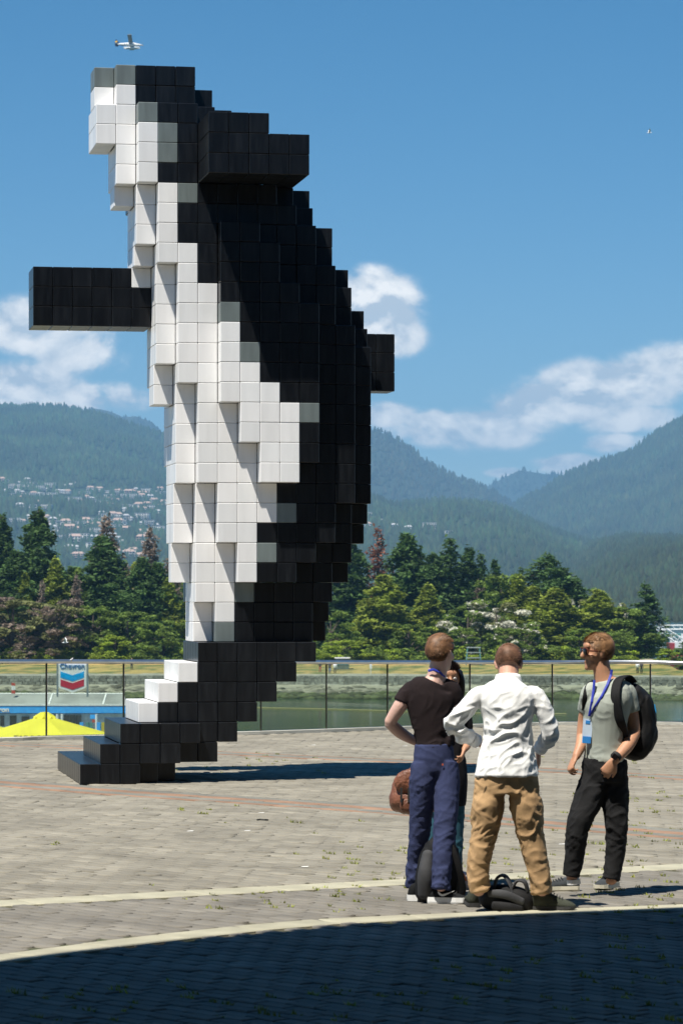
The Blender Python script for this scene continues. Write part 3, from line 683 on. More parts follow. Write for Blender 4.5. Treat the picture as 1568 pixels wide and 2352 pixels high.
for (i, j, k) in vox:
    if not all(q in vox for q in [((i - 1, j, k)), (i + 1, j, k), (i, j - 1, k), (i, j + 1, k), (i, j, k - 1), (i, j, k + 1)]):
        core.box(SP(i + .5, j + .5, k + .5) - S0, (CB - .016,) * 3, 0, Ry)
core.build('core', M['stone_mastic'], scu)

# ------------------------------------------------------------------ trees
def leafmat(name, col, trans=.3): return material(name, col, .75, .35, .35, tint=True, trans=trans, col2=[c * 1.5 for c in col], thr=(.3, .7), spec=.25)
M['leaf_dark'] = leafmat('dark_fir_leaf', (.062, .112, .030)); M['leaf_mid'] = leafmat('cedar_leaf', (.20, .245, .036)); M['leaf_broad'] = leafmat('broad_leaf', (.135, .195, .036))
M['leaf_olive'] = leafmat('olive_leaf', (.17, .18, .07)); M['leaf_dead'] = leafmat('dead_twig', (.21, .165, .13)); M['leaf_red'] = leafmat('dead_red_needle', (.20, .085, .055))
M['leaf_bright'] = leafmat('bright_leaf', (.23, .30, .035)); M['leaf_flower'] = leafmat('blossom', (.55, .54, .46))
M['bark'] = material('bark', (.09, .07, .055), .9, .3, 2)
def leaf_cloud(pts, size, r, cols, flat=0.0, elong=1.0):
    """small folded leaf clumps at pts (n,3)"""
    n = len(pts); a = r.normal(0, 1, (n, 3)); a[:, 2] *= (1 - flat); a /= np.linalg.norm(a, axis=1)[:, None]
    b = r.normal(0, 1, (n, 3)); b[:, 2] *= (1 - flat); b -= a * (a * b).sum(1)[:, None]; b /= np.linalg.norm(b, axis=1)[:, None]
    s = size * r.uniform(.5, 1.3, n)[:, None]
    V = np.stack([pts - a * s * elong, pts + b * s * .5, pts + a * s * elong, pts - b * s * .5], 1).reshape(-1, 3)
    Fc = np.arange(n * 4).reshape(-1, 4); return V, Fc, np.repeat(cols, 4, 0)
def clumpcol(pts, r, sc=.5, amp=.55, seed=0):
    g = np.array([mnoise.noise(Vector(p * sc) + Vector((seed * 7.7, 0, 0))) for p in pts]); c = np.ones((len(pts), 3)) * (1 + amp * g + .22 * r.normal(0, 1, len(pts)))[:, None]
    return np.clip(c, .35, 2.2)
def conifer(seed, H=20, Rb=4.2, n=5200, mat='leaf_dark', sparse=0.0, flat_top=False, dead_top=0, mats2=None):
    r = np.random.default_rng(seed); rr = random.Random(seed); pts = []; br = MB()
    br.tube([(0, 0, 0), (.1, 0, H * .5), (0, .05, H * .93)], [H * .017, H * .012, .05], 7)
    z = H * (.06 if not sparse else .2); 
    while z < H * .985:
        t = z / H; prof = (1 - t) ** .75 * (.72 + .28 * math.sin(min(1, t * 5) * 1.57)) if not flat_top else min(1, (1 - t) * 3.5) * (.55 + .45 * t)
        for q in range(rr.randint(4, 6)):
            if rr.random() < sparse * .5: continue
            a = rr.uniform(0, 6.28); L = Rb * prof * rr.choice((.45, .7, .85, 1.0, 1.2)) * rr.uniform(.85, 1.1) + .25; dr = rr.uniform(.12, .38) * L
            m = int(max(5, n / (H * 1.1) * L / Rb * .40 * (1 - sparse * .55)))
            f = r.uniform(.12, 1, m) ** .75; wd = .11 * L + .18
            px = f * L; pz = z + .16 * L * f - dr * f ** 2 + r.normal(0, .26, m) - np.abs(r.normal(0, .25, m)) * f; py = r.normal(0, 1, m) * wd * (1.15 - f * .7)
            pts.append(np.stack([px * math.cos(a) - py * math.sin(a), px * math.sin(a) + py * math.cos(a), pz], 1))
            if q % 3 == 0: br.tube([(0, 0, z), (L * .9 * math.cos(a), L * .9 * math.sin(a), z + .1 * L - dr * .7)], [.08, .02], 4)
        z += rr.uniform(.14, .40) * (1 + sparse)
    pts = np.concatenate(pts); col = clumpcol(pts, r, .45, .6, seed)
    V, Fc, cc = leaf_cloud(pts, .25, r, col, .2, 1.25)
    return npmesh('crown', V, Fc, M[mat], np.clip(cc, 0, 3)), br.mesh('trunk', [M['bark']])
def broadleaf(seed, H=14, Wd=5, n=9000, mat='leaf_broad', mat2=None, share=.3, low=.05, cone=0.0):
    r = np.random.default_rng(seed); rr = random.Random(seed); br = MB(); pts = []
    br.tube([(0, 0, 0), (.1, 0, H * .4), (0, .1, H * .8)], [H * .02, H * .014, .06], 7)
    nb = 46
    for q in range(nb):
        t = rr.uniform(low + .06, .93); z = H * t; wmax = Wd * ((1 - t) ** .6 if cone else math.sqrt(max(0, 1 - (2 * t - .85) ** 2 / 1.4)))
        a = rr.uniform(0, 6.28); d = wmax * rr.uniform(.35, .92); c = np.array([d * math.cos(a), d * math.sin(a), z]); s = rr.uniform(.12, .26) * Wd * (.75 + .4 * (1 - t))
        m = n // nb; v = r.normal(0, 1, (m, 3)); v /= np.linalg.norm(v, axis=1)[:, None]; v *= r.uniform(.5, 1.05, m)[:, None] ** .6
        v += .22 * np.array([mnoise.noise_vector(Vector(x * 2.1 + q)) for x in v])
        pts.append(c + v * np.array([s, s, s * .8]))
        if q % 2 == 0: br.tube([(0, 0, z * .6), tuple(c * .9)], [.09, .03], 4)
    pts = np.concatenate(pts); col = clumpcol(pts, r, .55, .6, seed)
    V, Fc, cc = leaf_cloud(pts, .24, r, col, .2, 1.1)
    me = npmesh('crown', V, Fc, [M[mat]] + ([M[mat2]] if mat2 else []), np.clip(cc, 0, 3))
    if mat2:
        g = np.array([mnoise.noise(Vector(p * .42) + Vector((seed, 3, 3))) for p in pts]); me.polygons.foreach_set('material_index', (g > np.quantile(g, 1 - share)).astype(np.int32))
    return me, br.mesh('trunk', [M['bark']])
kinds = {'fir': [conifer(1), conifer(2, n=5600, Rb=4.6)], 'cedar': [conifer(3, Rb=3.6, n=6400, mat='leaf_mid'), conifer(4, Rb=4.4, n=6400, mat='leaf_mid')],
         'dead': [conifer(5, Rb=3.4, n=4200, mat='leaf_dead', sparse=.75), conifer(6, Rb=3.8, n=4600, mat='leaf_dead', sparse=.6)], 'red': [conifer(7, Rb=3.6, n=3600, mat='leaf_red', sparse=.7)],
         'slim': [conifer(8, Rb=2.6, n=4200, sparse=.35), conifer(9, Rb=3.2, n=4200, sparse=.45)], 'flat': [conifer(10, Rb=3.6, n=4200, sparse=.3, flat_top=True)],
         'broad': [broadleaf(11), broadleaf(12, low=.0)], 'bloom': [broadleaf(13, mat='leaf_olive', mat2='leaf_flower', share=.42), broadleaf(14, mat='leaf_broad', mat2='leaf_flower', share=.28)],
         'olive': [broadleaf(15, mat='leaf_olive', mat2='leaf_dead', share=.35)], 'bright': [broadleaf(16, mat='leaf_bright', cone=1, low=0.0), broadleaf(17, mat='leaf_bright', H=14, Wd=6)],
         'shrub': [broadleaf(18, H=5, Wd=4, n=3800, mat='leaf_bright', low=-.05), broadleaf(19, H=5, Wd=4, n=3800, mat='leaf_broad', low=-.05)]}
meshH = {'broad': 14, 'bloom': 14, 'olive': 14, 'bright': 14, 'shrub': 5}; meshW = {'fir': 4.4, 'cedar': 4.1, 'dead': 3.6, 'red': 3.6, 'slim': 2.9, 'flat': 3.6, 'broad': 5, 'bloom': 5, 'olive': 5, 'bright': 5.3, 'shrub': 4}
tname = {'fir': 'fir_tree', 'cedar': 'cedar_tree', 'dead': 'dead_tree', 'red': 'dead_tree', 'slim': 'fir_tree', 'flat': 'pine_tree', 'broad': 'maple_tree', 'bloom': 'blossom_tree', 'olive': 'willow_tree', 'bright': 'alder_tree', 'shrub': 'shrub'}
tn = 0
def tree(kind, u, vt, wpx, D, label, vb=None, cat='tree', group='trees of the wooded park shore'):
    """tree whose tip shows at (u, vt), wpx wide, standing at distance D"""
    global tn
    tn += 1; x = (u - U0) * D / F; z = shore_z(x, D) - .3; top = CH - (vt - V0) * D / F; h = top - z; w = wpx * D / F / 2 * (1.75 if kind in ('fir', 'cedar', 'slim', 'flat') else 1.25)
    cr, tk = kinds[kind][tn % len(kinds[kind])]
    e = empty(tname[kind], (x, D, z), label, cat, group, rz=random.uniform(0, 6.28)); sz = h / meshH.get(kind, 20); sw = w / meshW[kind]; e.scale = (sw, sw, sz)
    link('crown', cr, e); link('trunk', tk, e)
    return e
TL = [('fir', -60, 1165, 150, 505, 'dark fir half hidden at the left edge of the wood'), ('fir', 4, 1178, 100, 510, 'dark fir at the very left edge of the picture'), ('fir', 88, 1165, 120, 506, 'tall dark fir, first full tree from the left, ragged top'),
      ('cedar', 128, 1280, 80, 500, 'bright green narrow tree right of the tall dark fir at left'), ('cedar', 55, 1312, 60, 498, 'small bright green tree low in front of the left dark firs'),
      ('dead', 98, 1330, 60, 495, 'small grey brown dead tree in front of the left dark firs'), ('dead', 176, 1316, 60, 499, 'drooping grey dead tree beside the brownish fir'),
      ('fir', 238, 1228, 150, 508, 'broad brownish green fir with a dead grey crown behind it'), ('dead', 246, 1178, 110, 514, 'tall bare grey tree rising behind the brownish fir'),
      ('dead', 290, 1290, 90, 512, 'bare grey tree between the two firs left of the sculpture'), ('dead', 345, 1205, 100, 516, 'tall bare reddish grey tree left of the sculpture'),
      ('fir', 328, 1278, 110, 500, 'slender dark fir below the bare reddish grey tree'), ('dead', 395, 1262, 90, 505, 'pale bare tree touching the left edge of the sculpture'),
      ('cedar', 385, 1330, 80, 500, 'green tree with dead branches next to the sculpture'), ('olive', 30, 1365, 210, 488, 'large olive brown bushy tree low at the left edge'), ('olive', 130, 1372, 170, 486, 'olive grey bushy tree second from the left edge'),
      ('broad', 215, 1385, 170, 490, 'dark green leafy tree below the brownish fir'), ('broad', 295, 1400, 150, 488, 'dark leafy tree left of the sculpture foot'), ('broad', 375, 1420, 130, 486, 'rounded bright leafy tree beside the sculpture'),
      ('bright', 265, 1455, 110, 483, 'bright green low tree above the blue and red sign'), ('cedar', 470, 1300, 110, 505, 'green tree hidden behind the lower sculpture'), ('fir', 560, 1260, 140, 508, 'dark fir hidden behind the middle of the sculpture'),
      ('broad', 620, 1380, 160, 492, 'leafy tree behind the sculpture column'), ('fir', 700, 1270, 150, 505, 'dark fir at the right side of the sculpture'),
      ('fir', 800, 1232, 130, 508, 'tall dark fir just right of the sculpture'), ('red', 866, 1208, 110, 516, 'dead tree with rust red needles right of the sculpture'), ('cedar', 880, 1318, 120, 497, 'yellow green cedar standing below the rust red dead tree'),
      ('fir', 935, 1222, 140, 510, 'tall dark green fir right of the rust red tree'), ('fir', 995, 1268, 120, 508, 'dark fir right behind the tall dark green one'), ('cedar', 983, 1340, 90, 498, 'olive green cedar above the black shirted man'),
      ('slim', 1035, 1232, 95, 510, 'slender dark fir with bunched top in the middle of the wood'), ('slim', 1076, 1254, 80, 512, 'dark fir second from the slender one'), ('slim', 1105, 1268, 60, 513, 'thin dark fir third from the slender one'),
      ('slim', 1136, 1282, 60, 512, 'thin dark fir at the right end of the dark row'), ('dead', 1100, 1330, 60, 508, 'grey dead top among green trees in the middle'), ('broad', 1150, 1312, 130, 504, 'yellow green broad tree behind the blossom trees'),
      ('cedar', 1190, 1318, 100, 503, 'yellow green pointed tree right of the broad one'), ('cedar', 1225, 1345, 90, 502, 'green pointed tree just left of the flat topped pine'), ('flat', 1255, 1270, 110, 512, 'dark flat topped pine standing above the others'),
      ('slim', 1290, 1300, 80, 511, 'dark pine right beside the flat topped one'), ('bloom', 1075, 1372, 150, 493, 'leafy tree with white blossom above the hidden woman'), ('bloom', 1140, 1375, 150, 492, 'leafy tree with scattered white blossom above the white shirted man'),
      ('bloom', 1205, 1425, 110, 488, 'tree covered in white blossom near the rail'), ('cedar', 1275, 1350, 130, 496, 'large bright green cedar right of the white blossom tree'), ('cedar', 1372, 1352, 110, 498, 'bright green cedar above the backpack man'),
      ('bloom', 1330, 1368, 80, 503, 'green tree with pale tips between two bright cedars'), ('broad', 1435, 1388, 150, 497, 'broad green tree with reddish edge near the right end'), ('bloom', 1415, 1378, 80, 502, 'pale tipped tree behind the broad green tree'),
      ('slim', 1482, 1338, 75, 500, 'thin dark fir at the right end of the wood'), ('bright', 1532, 1488, 80, 474, 'small bright yellow green tree at the right edge'), ('fir', 1320, 1330, 90, 512, 'dark fir behind the pale tipped tree'),
      ('broad', 760, 1400, 130, 492, 'green leafy tree at the sculpture edge'), ('bright', 790, 1470, 120, 483, 'bright leafy bush tree right of the sculpture foot'), ('broad', 940, 1430, 120, 488, 'dark leafy tree behind the black shirted man'),
      ('broad', 1060, 1440, 120, 486, 'leafy tree below the first blossom tree'), ('broad', 1160, 1440, 110, 485, 'green tree below the second blossom tree'), ('broad', 1330, 1440, 110, 486, 'leafy tree between cedars near the rail'),
      ('broad', 1400, 1450, 120, 484, 'leafy tree right behind the backpack man'), ('fir', 40, 1260, 120, 500, 'dark fir lower in front at the left edge'), ('fir', 170, 1300, 110, 510, 'dark fir between bright tree and brownish fir'),
      ('fir', 1640, 1330, 110, 520, 'dark fir beyond the right edge'), ('fir', -160, 1190, 150, 505, 'dark fir beyond the left edge'), ('broad', -150, 1370, 190, 490, 'leafy tree beyond the left edge')]
for q in TL: tree(*q)
fill = [('broad', 1360), ('cedar', 1345), ('fir', 1330), ('broad', 1380), ('bright', 1410)]
for i in range(64):
    u = -90 + i * 25.3 + random.uniform(-10, 10); kd, vb_ = fill[(i * 3 + i // 5) % 5]
    base_v = interp([(-100, -30), (420, 20), (760, -20), (1000, 0), (1300, 20), (1490, 70)], u)
    if u > 1485: break
    tree(kd, u, vb_ + base_v + random.uniform(-22, 25) - (45 if u < 420 else 0), random.uniform(100, 150), random.uniform(500, 535), 'green tree within the dense wood ' + ('left of the sculpture' if u < 420 else 'hidden behind the sculpture' if u < 740 else 'between the sculpture and the three men' if u < 960 else 'behind the heads of the men'))
for i in range(46):
    u = -60 + i * 33 + random.uniform(-12, 12)
    if u > 1500: break
    tree('shrub', u, random.uniform(1478, 1508), random.uniform(55, 95), random.uniform(481, 488), 'low leafy bush at the foot of the wood ' + ('left of the sculpture' if u < 420 else 'behind the sculpture foot' if u < 740 else 'between the sculpture and the three men' if u < 960 else 'behind the men'), cat='shrub', group='undergrowth along the path')
for u, vt, w, D in ((674, 1540, 34, 472), (760, 1541, 20, 476), (1020, 1545, 22, 470), (1120, 1544, 26, 476), (560, 1544, 24, 474)):
    tree('shrub', u, vt, w, D, 'small round green bush on the dry grass bank', cat='shrub', group='bushes on the dry bank')
# ------------------------------------------------------------------ things on the far shore
def on_shore(u, D): x = (u - U0) * D / F; return Vector((x, D, shore_z(x, D)))
mg = material('kiosk_paint', (.10, .14, .13), .6); mw = material('white_paint', (.8, .8, .8), .5); mgl = material('teal_glass', (.10, .26, .25), .2)
p = on_shore(786, 470); e = empty('park_kiosk', p, 'low dark green box shelter on the dry grass bank', 'kiosk')
mb = MB(); mb.box(p + Vector((0, 0, .8)), (2.0, 1.4, 1.6)); part(mb, 'wall', mg, e); mb = MB(); mb.box(p + Vector((0, 0, 1.68)), (2.3, 1.7, .14)); part(mb, 'roof', mw, e)
mb = MB(); [mb.box(p + Vector((-.6 + .6 * q, -.73, .95)), (.4, .05, .6)) for q in range(3)]; part(mb, 'window', mgl, e)
p = on_shore(851, 462); e = empty('sign_post', p, 'small white sign on a post at the sea wall', 'sign')
mb = MB(); mb.tube([p, p + Vector((0, 0, .9))], .05, 6); part(mb, 'post', mw, e); mb = MB(); mb.box(p + Vector((0, -.06, 1.2)), (.34, .05, .75)); part(mb, 'panel', mw, e)
p = on_shore(1087, 476); e = empty('lifeguard_stand', p, 'pale grey green lattice stand on the bank between two men', 'stand')
for q in ((-.9, 0), (.9, 0), (-.9, 1.4), (.9, 1.4)): mb = MB(); mb.tube([p + Vector((q[0] * 1.25, q[1], -.1)), p + Vector((q[0], q[1], 2.6))], .09, 6); part(mb, 'leg', mgl, e)
mb = MB(); [mb.box(p + Vector((0, .7, zz_)), (2.1, 1.6, .12)) for zz_ in (1.1, 1.9, 2.65)]; part(mb, 'platform', material('stand_deck', (.3, .36, .35), .6), e)
def pedestrian(p, shirt, legs, label, h=1.72):
    e = empty('person', p, label, 'person', 'people strolling on the far shore')
    mb = MB(); mb.tube([p + Vector((0, 0, h * .44)), p + Vector((0, 0, h * .55)), p + Vector((0, 0, h * .8)), p + Vector((0, 0, h * .84))], [(.16, .11), (.15, .11), (.2, .12), (.06, .06)], 8, side=(1, 0, 0))
    for s_ in (-1, 1): mb.tube([p + Vector((.19 * s_, 0, h * .8)), p + Vector((.27 * s_, .04, h * .62)), p + Vector((.23 * s_, -.1, h * .48))], [.05, .04, .035], 6)
    part(mb, 'shirt', shirt, e, smooth=True); mb = MB()
    for s_ in (-1, 1): mb.tube([p + Vector((.08 * s_, 0, h * .46)), p + Vector((.1 * s_, -.06 * s_, h * .25)), p + Vector((.1 * s_, .14 * s_, 0))], [.09, .07, .05], 6)
    part(mb, 'trousers', legs, e, smooth=True); mb = MB(); mb.ball(p + Vector((0, 0, h * .925)), (.085, .1, .12), 10, 7); part(mb, 'head', M_skin0, e, smooth=True)
M_skin0 = material('far_skin', (.5, .32, .24), .6)
pc = [material('cloth_red', (.5, .08, .06), .8), material('cloth_white', (.75, .75, .75), .8), material('cloth_dark', (.03, .03, .04), .8), material('cloth_blue', (.08, .14, .35), .8)]
for u, D, a, b, lab in ((1472 / 1, 459, 2, 2, 'far walker in dark clothes on the sea wall behind the backpack man'), (1463, 459.5, 1, 2, 'far walker in a pale shirt beside the dark one on the sea wall'), (757, 463, 2, 3, 'far seated looking dark figure left of the green shelter'),
                        (769, 463, 1, 2, 'far person in white by the green shelter'), (692, 491, 3, 2, 'far person in blue on the path right of the sculpture'), (699, 491, 1, 2, 'far person in white on the path right of the sculpture'),
                        (903, 492, 0, 2, 'far person in red on the path left of the black shirted man'), (303, 470, 2, 2, 'far dark figure on the dry grass between sign and sculpture'), (735, 466, 2, 0, 'far small figure on the dry bank')):
    pedestrian(on_shore(u, D), pc[a], pc[b], lab)
for u, c_, lab in ((915, (.8, .8, .82), 'white car parked by the wood left of the hidden woman'), (929, (.05, .08, .2), 'dark blue car parked right of the white one')):
    p = on_shore(u, 497); e = empty('parked_car', p, lab, 'car'); mp_ = material('car_paint', c_, .3)
    prof = [(-2.1, .3), (2.1, .3), (2.1, .8), (1.4, .95), (.8, 1.45), (-1.1, 1.45), (-1.8, .95), (-2.1, .85)]
    mb = MB(); mb.prism(prof, (1, 0, 0), (0, 0, 1), (0, 1, 0), p - Vector((0, .85, 0)), 1.7); part(mb, 'body', mp_, e)
    mb = MB(); mb.prism([(-1.45, 1.0), (1.15, 1.0), (.72, 1.38), (-1.03, 1.38)], (1, 0, 0), (0, 0, 1), (0, 1, 0), p - Vector((0, .87, 0)), 1.74); part(mb, 'window', M['hwin'], e)
    for s_ in (-1.3, 1.3):
        for t_ in (-.86, .86): mb = MB(); mb.tube([p + Vector((s_, t_ - .1, .32)), p + Vector((s_, t_ + .1, .32))], .32, 12); part(mb, 'wheel', pc[2], e)
# white truss building with teal glass at the right edge
Dt = 640; e = empty('terminal_building', P(1560, 1520, Dt), 'white steel truss building with teal glass at the right edge behind the wood', 'building')
e.location.z = WZ; mwt = material('white_steel', (.8, .82, .82), .4)
def bar(a, b, r, name='truss_bar', m=None): mb = MB(); mb.tube([a, b], r, 6); part(mb, name, m or mwt, e)
for dv in (0, 9, 17): bar(P(1498, 1425 + dv, Dt), P(1640, 1512 + dv * 1.1, Dt + .5), .16 if dv != 9 else .1)
for q in range(9):
    a = P(1498 + 15.5 * q, 1425 + 9.5 * q, Dt); b_ = P(1498 + 15.5 * (q + .5), 1442 + 9.5 * (q + .5), Dt + .3); bar(a, b_, .08); bar(b_, P(1498 + 15.5 * (q + 1), 1425 + 9.5 * (q + 1), Dt), .08)
for v in (1437, 1446): bar(P(1512, v, Dt + 6), P(1680, v - 2, Dt + 6), .14)
for q in range(10): bar(P(1515 + 14 * q, 1437, Dt + 6), P(1522 + 14 * q, 1446, Dt + 6), .07)
for u in (1518, 1541, 1566, 1600, 1640): bar(P(u, 1455, Dt + 4), P(u, 1525, Dt + 4), .28, 'column')
mb = MB(); mb.box(P(1600, 1480, Dt + 9), (13.5, 4, 4.6)); part(mb, 'glass_wall', mgl, e)
for q in range(12): bar(P(1524 + 13 * q, 1456, Dt + 6.8), P(1524 + 13 * q, 1506, Dt + 6.8), .05, 'mullion')
mb = MB(); mb.box(P(1610, 1508, Dt + 6), (13, 8, .5)); part(mb, 'floor_slab', mwt, e)
Dh = 600; e = empty('moored_ship', P(1600, 1500, Dh), 'red hulled vessel with white upper deck at the right edge', 'ship'); e.location.z = WZ
mb = MB(); mb.prism([(-4.5, 12.2), (-5.2, 16.5), (14, 16.5), (14, -.5), (-3.4, -.5)], (1, 0, 0), (0, 0, 1), (0, 1, 0), (P(1598, 1500, Dh).x, Dh, WZ - 15 + .5 + (CH - WZ) - (1487 - V0) * Dh / F - 1.2), 6); 
part(mb, 'hull', material('red_hull', (.34, .045, .06), .5), e)
mb = MB(); mb.box(P(1612, 1481, Dh + 2), (11, 5, 1.1)); part(mb, 'deckhouse', mwt, e)
# ------------------------------------------------------------------ fuel barge with sign
Db = 236
def fz(v): return CH - (v - V0) * Db / F
def fx(u): return (u - U0) * Db / F
barge = empty('fuel_barge', (fx(120), Db, WZ), 'white floating fuel station with blue fascia and pale roof railing on the water', 'barge')
mblue = material('fascia_blue', (.05, .40, 1.0), .35); mwall = material('station_wall', (.75, .77, .75), .6); mroof = material('station_roof', (.38, .41, .40), .7)
xa, xb = fx(-260), fx(291)
mb = MB(); mb.box(((xa + xb) / 2, Db + 4, (fz(1640) + WZ + .8) / 2), (xb - xa - .6, 7, fz(1640) - WZ - .8)); part(mb, 'wall', mwall, barge)
mb = MB(); mb.box(((xa + xb) / 2, Db + 4, WZ + .3), (xb - xa + 4, 16, 1.0)); part(mb, 'pontoon', mroof, barge)
mb = MB(); mb.box(((xa + xb) / 2, Db + 3.9, (fz(1622) + fz(1638)) / 2), (xb - xa, 8, fz(1622) - fz(1638))); part(mb, 'fascia', mblue, barge)
mb = MB(); mb.box(((xa + xb) / 2, Db + 3.9, fz(1619)), (xb - xa + .2, 8.06, .14)); part(mb, 'roof_edge', mw, barge)
mb = MB(); mb.add([(xa, Db, fz(1618)), (xb, Db, fz(1618)), (xb - .3, Db + 1.6, fz(1596)), (xa, Db + 1.6, fz(1596))], [(0, 1, 2, 3)]); part(mb, 'sloping_screen', material('roof_screen', (.27, .28, .27), .5, .2, .5), barge)
mb = MB(); mb.tube([(xa, Db + 1.62, fz(1595)), (xb - .3, Db + 1.62, fz(1595))], .06, 6); part(mb, 'roof_rail', mw, barge)
for u in (-140, -12, 113, 237): mb = MB(); mb.tube([(fx(u), Db - .06, fz(1619)), (fx(u + 4), Db + 1.5, fz(1596))], .07, 6); part(mb, 'strut', mw, barge)
mwn = material('station_window', (.07, .09, .09), .15)
for u0_, u1_, v0_, v1_ in ((0, 9, 1644, 1668), (22, 37, 1644, 1668), (49, 67, 1646, 1670), (-40, -20, 1644, 1668), (-80, -60, 1644, 1668)):
    mb = MB(); mb.box((fx((u0_ + u1_) / 2), Db + .46, (fz(v0_) + fz(v1_)) / 2), (fx(u1_) - fx(u0_), .12, fz(v0_) - fz(v1_))); part(mb, 'window', mwn, barge)
for u0_, u1_ in ((110, 120), (122, 131), (146, 158), (160, 172), (174, 186)):
    mb = MB(); mb.box((fx((u0_ + u1_) / 2), Db + .44, (fz(1643) + fz(1690)) / 2), (fx(u1_) - fx(u0_), .16, fz(1643) - fz(1690))); part(mb, 'door_opening', material('opening', (.12, .13, .12), .4) if 'op' not in M else M['op'], barge)
for u in (121, 133, 144, 223): mb = MB(); mb.tube([(fx(u), Db - .3, WZ + .7), (fx(u), Db - .3, fz(1640))], .1, 8); part(mb, 'post', mw, barge)
mb = MB(); mb.box((fx(214), Db - .1, fz(1646)), (.42, .06, .3)); part(mb, 'notice', mblue, barge); mb = MB(); mb.box((fx(217), Db - .1, fz(1656)), (.3, .06, .22)); part(mb, 'notice', pc[0], barge)
for u, m_ in ((190, mblue), (204, mgl), (211, mgl), (229, mblue), (240, material('yellow_box', (.5, .4, .05), .5))):
    mb = MB(); mb.box((fx(u), Db - .8, fz(1672)), (.28, .3, .9)); part(mb, 'fuel_pump', m_, barge)
def text(s, h, org, name, mat, parent, ax=(1, 0, 0), bold=.0, depth=.02, width=None, rot=(R(90), 0, 0), align='CENTER'):
    cu = bpy.data.curves.new(name, 'FONT'); cu.body = s; cu.size = h; cu.extrude = depth; cu.offset = bold; cu.align_x = align; cu.align_y = 'CENTER'
    t = bpy.data.objects.new('tmp', cu); C.objects.link(t); dg = bpy.context.evaluated_depsgraph_get(); me = bpy.data.meshes.new_from_object(t.evaluated_get(dg)); bpy.data.objects.remove(t)
    me.materials.clear(); me.materials.append(mat); o = link(name, me, parent); o.rotation_euler = rot
    if width:
        w = max(v.co.x for v in me.vertices) - min(v.co.x for v in me.vertices); o.scale = (width / w, 1, 1)
    off = Vector((0, 0, 0)); q = parent
    while q is not None: off += q.location; q = q.parent
    o.location = Vector(org) - off; return o
mtx = material('sign_white', (.85, .85, .85), .5)
text('Chevron', .52, (fx(-8), Db - .14, fz(1630)), 'lettering', mtx, barge, bold=.02, width=1.95)
flag = empty('flag', (fx(27), Db + 1, fz(1594)), 'small red and white flag on the fuel station roof rail at far left', 'flag')
mb = MB(); mb.tube([(fx(27), Db + 1, fz(1596)), (fx(27), Db + 1, fz(1567))], .02, 6); part(mb, 'pole', mw, flag)
for a_, b_, m_ in ((1569, 1576, pc[0]), (1576, 1586, mw), (1586, 1594, pc[0])): mb = MB(); mb.prism([(0, 0), (.26, -.02), (.3, -(fz(a_) - fz(b_)) * .98), (.0, -(fz(a_) - fz(b_)))], (1, 0, 0), (0, 0, 1), (0, 1, 0), (fx(24), Db + .98, fz(a_)), .02); part(mb, 'cloth', m_, flag)
Ds = 233
def sx_(u): return (u - U0) * Ds / F
def sz_(v): return CH - (v - V0) * Ds / F
sg = empty('fuel_sign', (sx_(167), Ds, sz_(1597)), 'white sign with blue and red chevrons standing on the fuel station roof', 'sign')
ms_ = material('sign_blue', (.0, .38, .85), .35); mr_ = material('sign_red', (.55, .03, .07), .35); mdb = material('sign_word_blue', (.01, .16, .45), .4); mgp = material('sign_post_grey', (.22, .26, .29), .5)
def sp2(u, v): return (sx_(u), sz_(v))
def panel(pts, y, d, name, m_): mb = MB(); mb.prism([sp2(u, v) for u, v in pts], (1, 0, 0), (0, 0, 1), (0, 1, 0), (0, y, 0), d); part(mb, name, m_, sg)
panel([(135, 1521), (135, 1575), (138, 1580), (167, 1591), (196, 1580), (199, 1575), (199, 1521)][::-1], Ds, .12, 'panel', mtx)
panel([(139.5, 1542), (167, 1551), (193.5, 1542), (193.5, 1556), (167, 1565), (139.5, 1556)][::-1], Ds - .02, .018, 'upper_chevron', ms_)
panel([(139.5, 1560), (167, 1569), (193.5, 1560), (193.5, 1575.5), (167, 1584.5), (139.5, 1575.5)][::-1], Ds - .02, .018, 'lower_chevron', mr_)
text('Chevron', .52, (sx_(166.5), Ds - .03, sz_(1530)), 'lettering', mdb, sg, bold=.006, width=sx_(194.5) - sx_(138.5))
for u in (132.5, 201.5): mb = MB(); mb.box((sx_(u), Ds + .08, (sz_(1518) + sz_(1601)) / 2), (.13, .13, sz_(1518) - sz_(1601))); part(mb, 'post', mgp, sg)
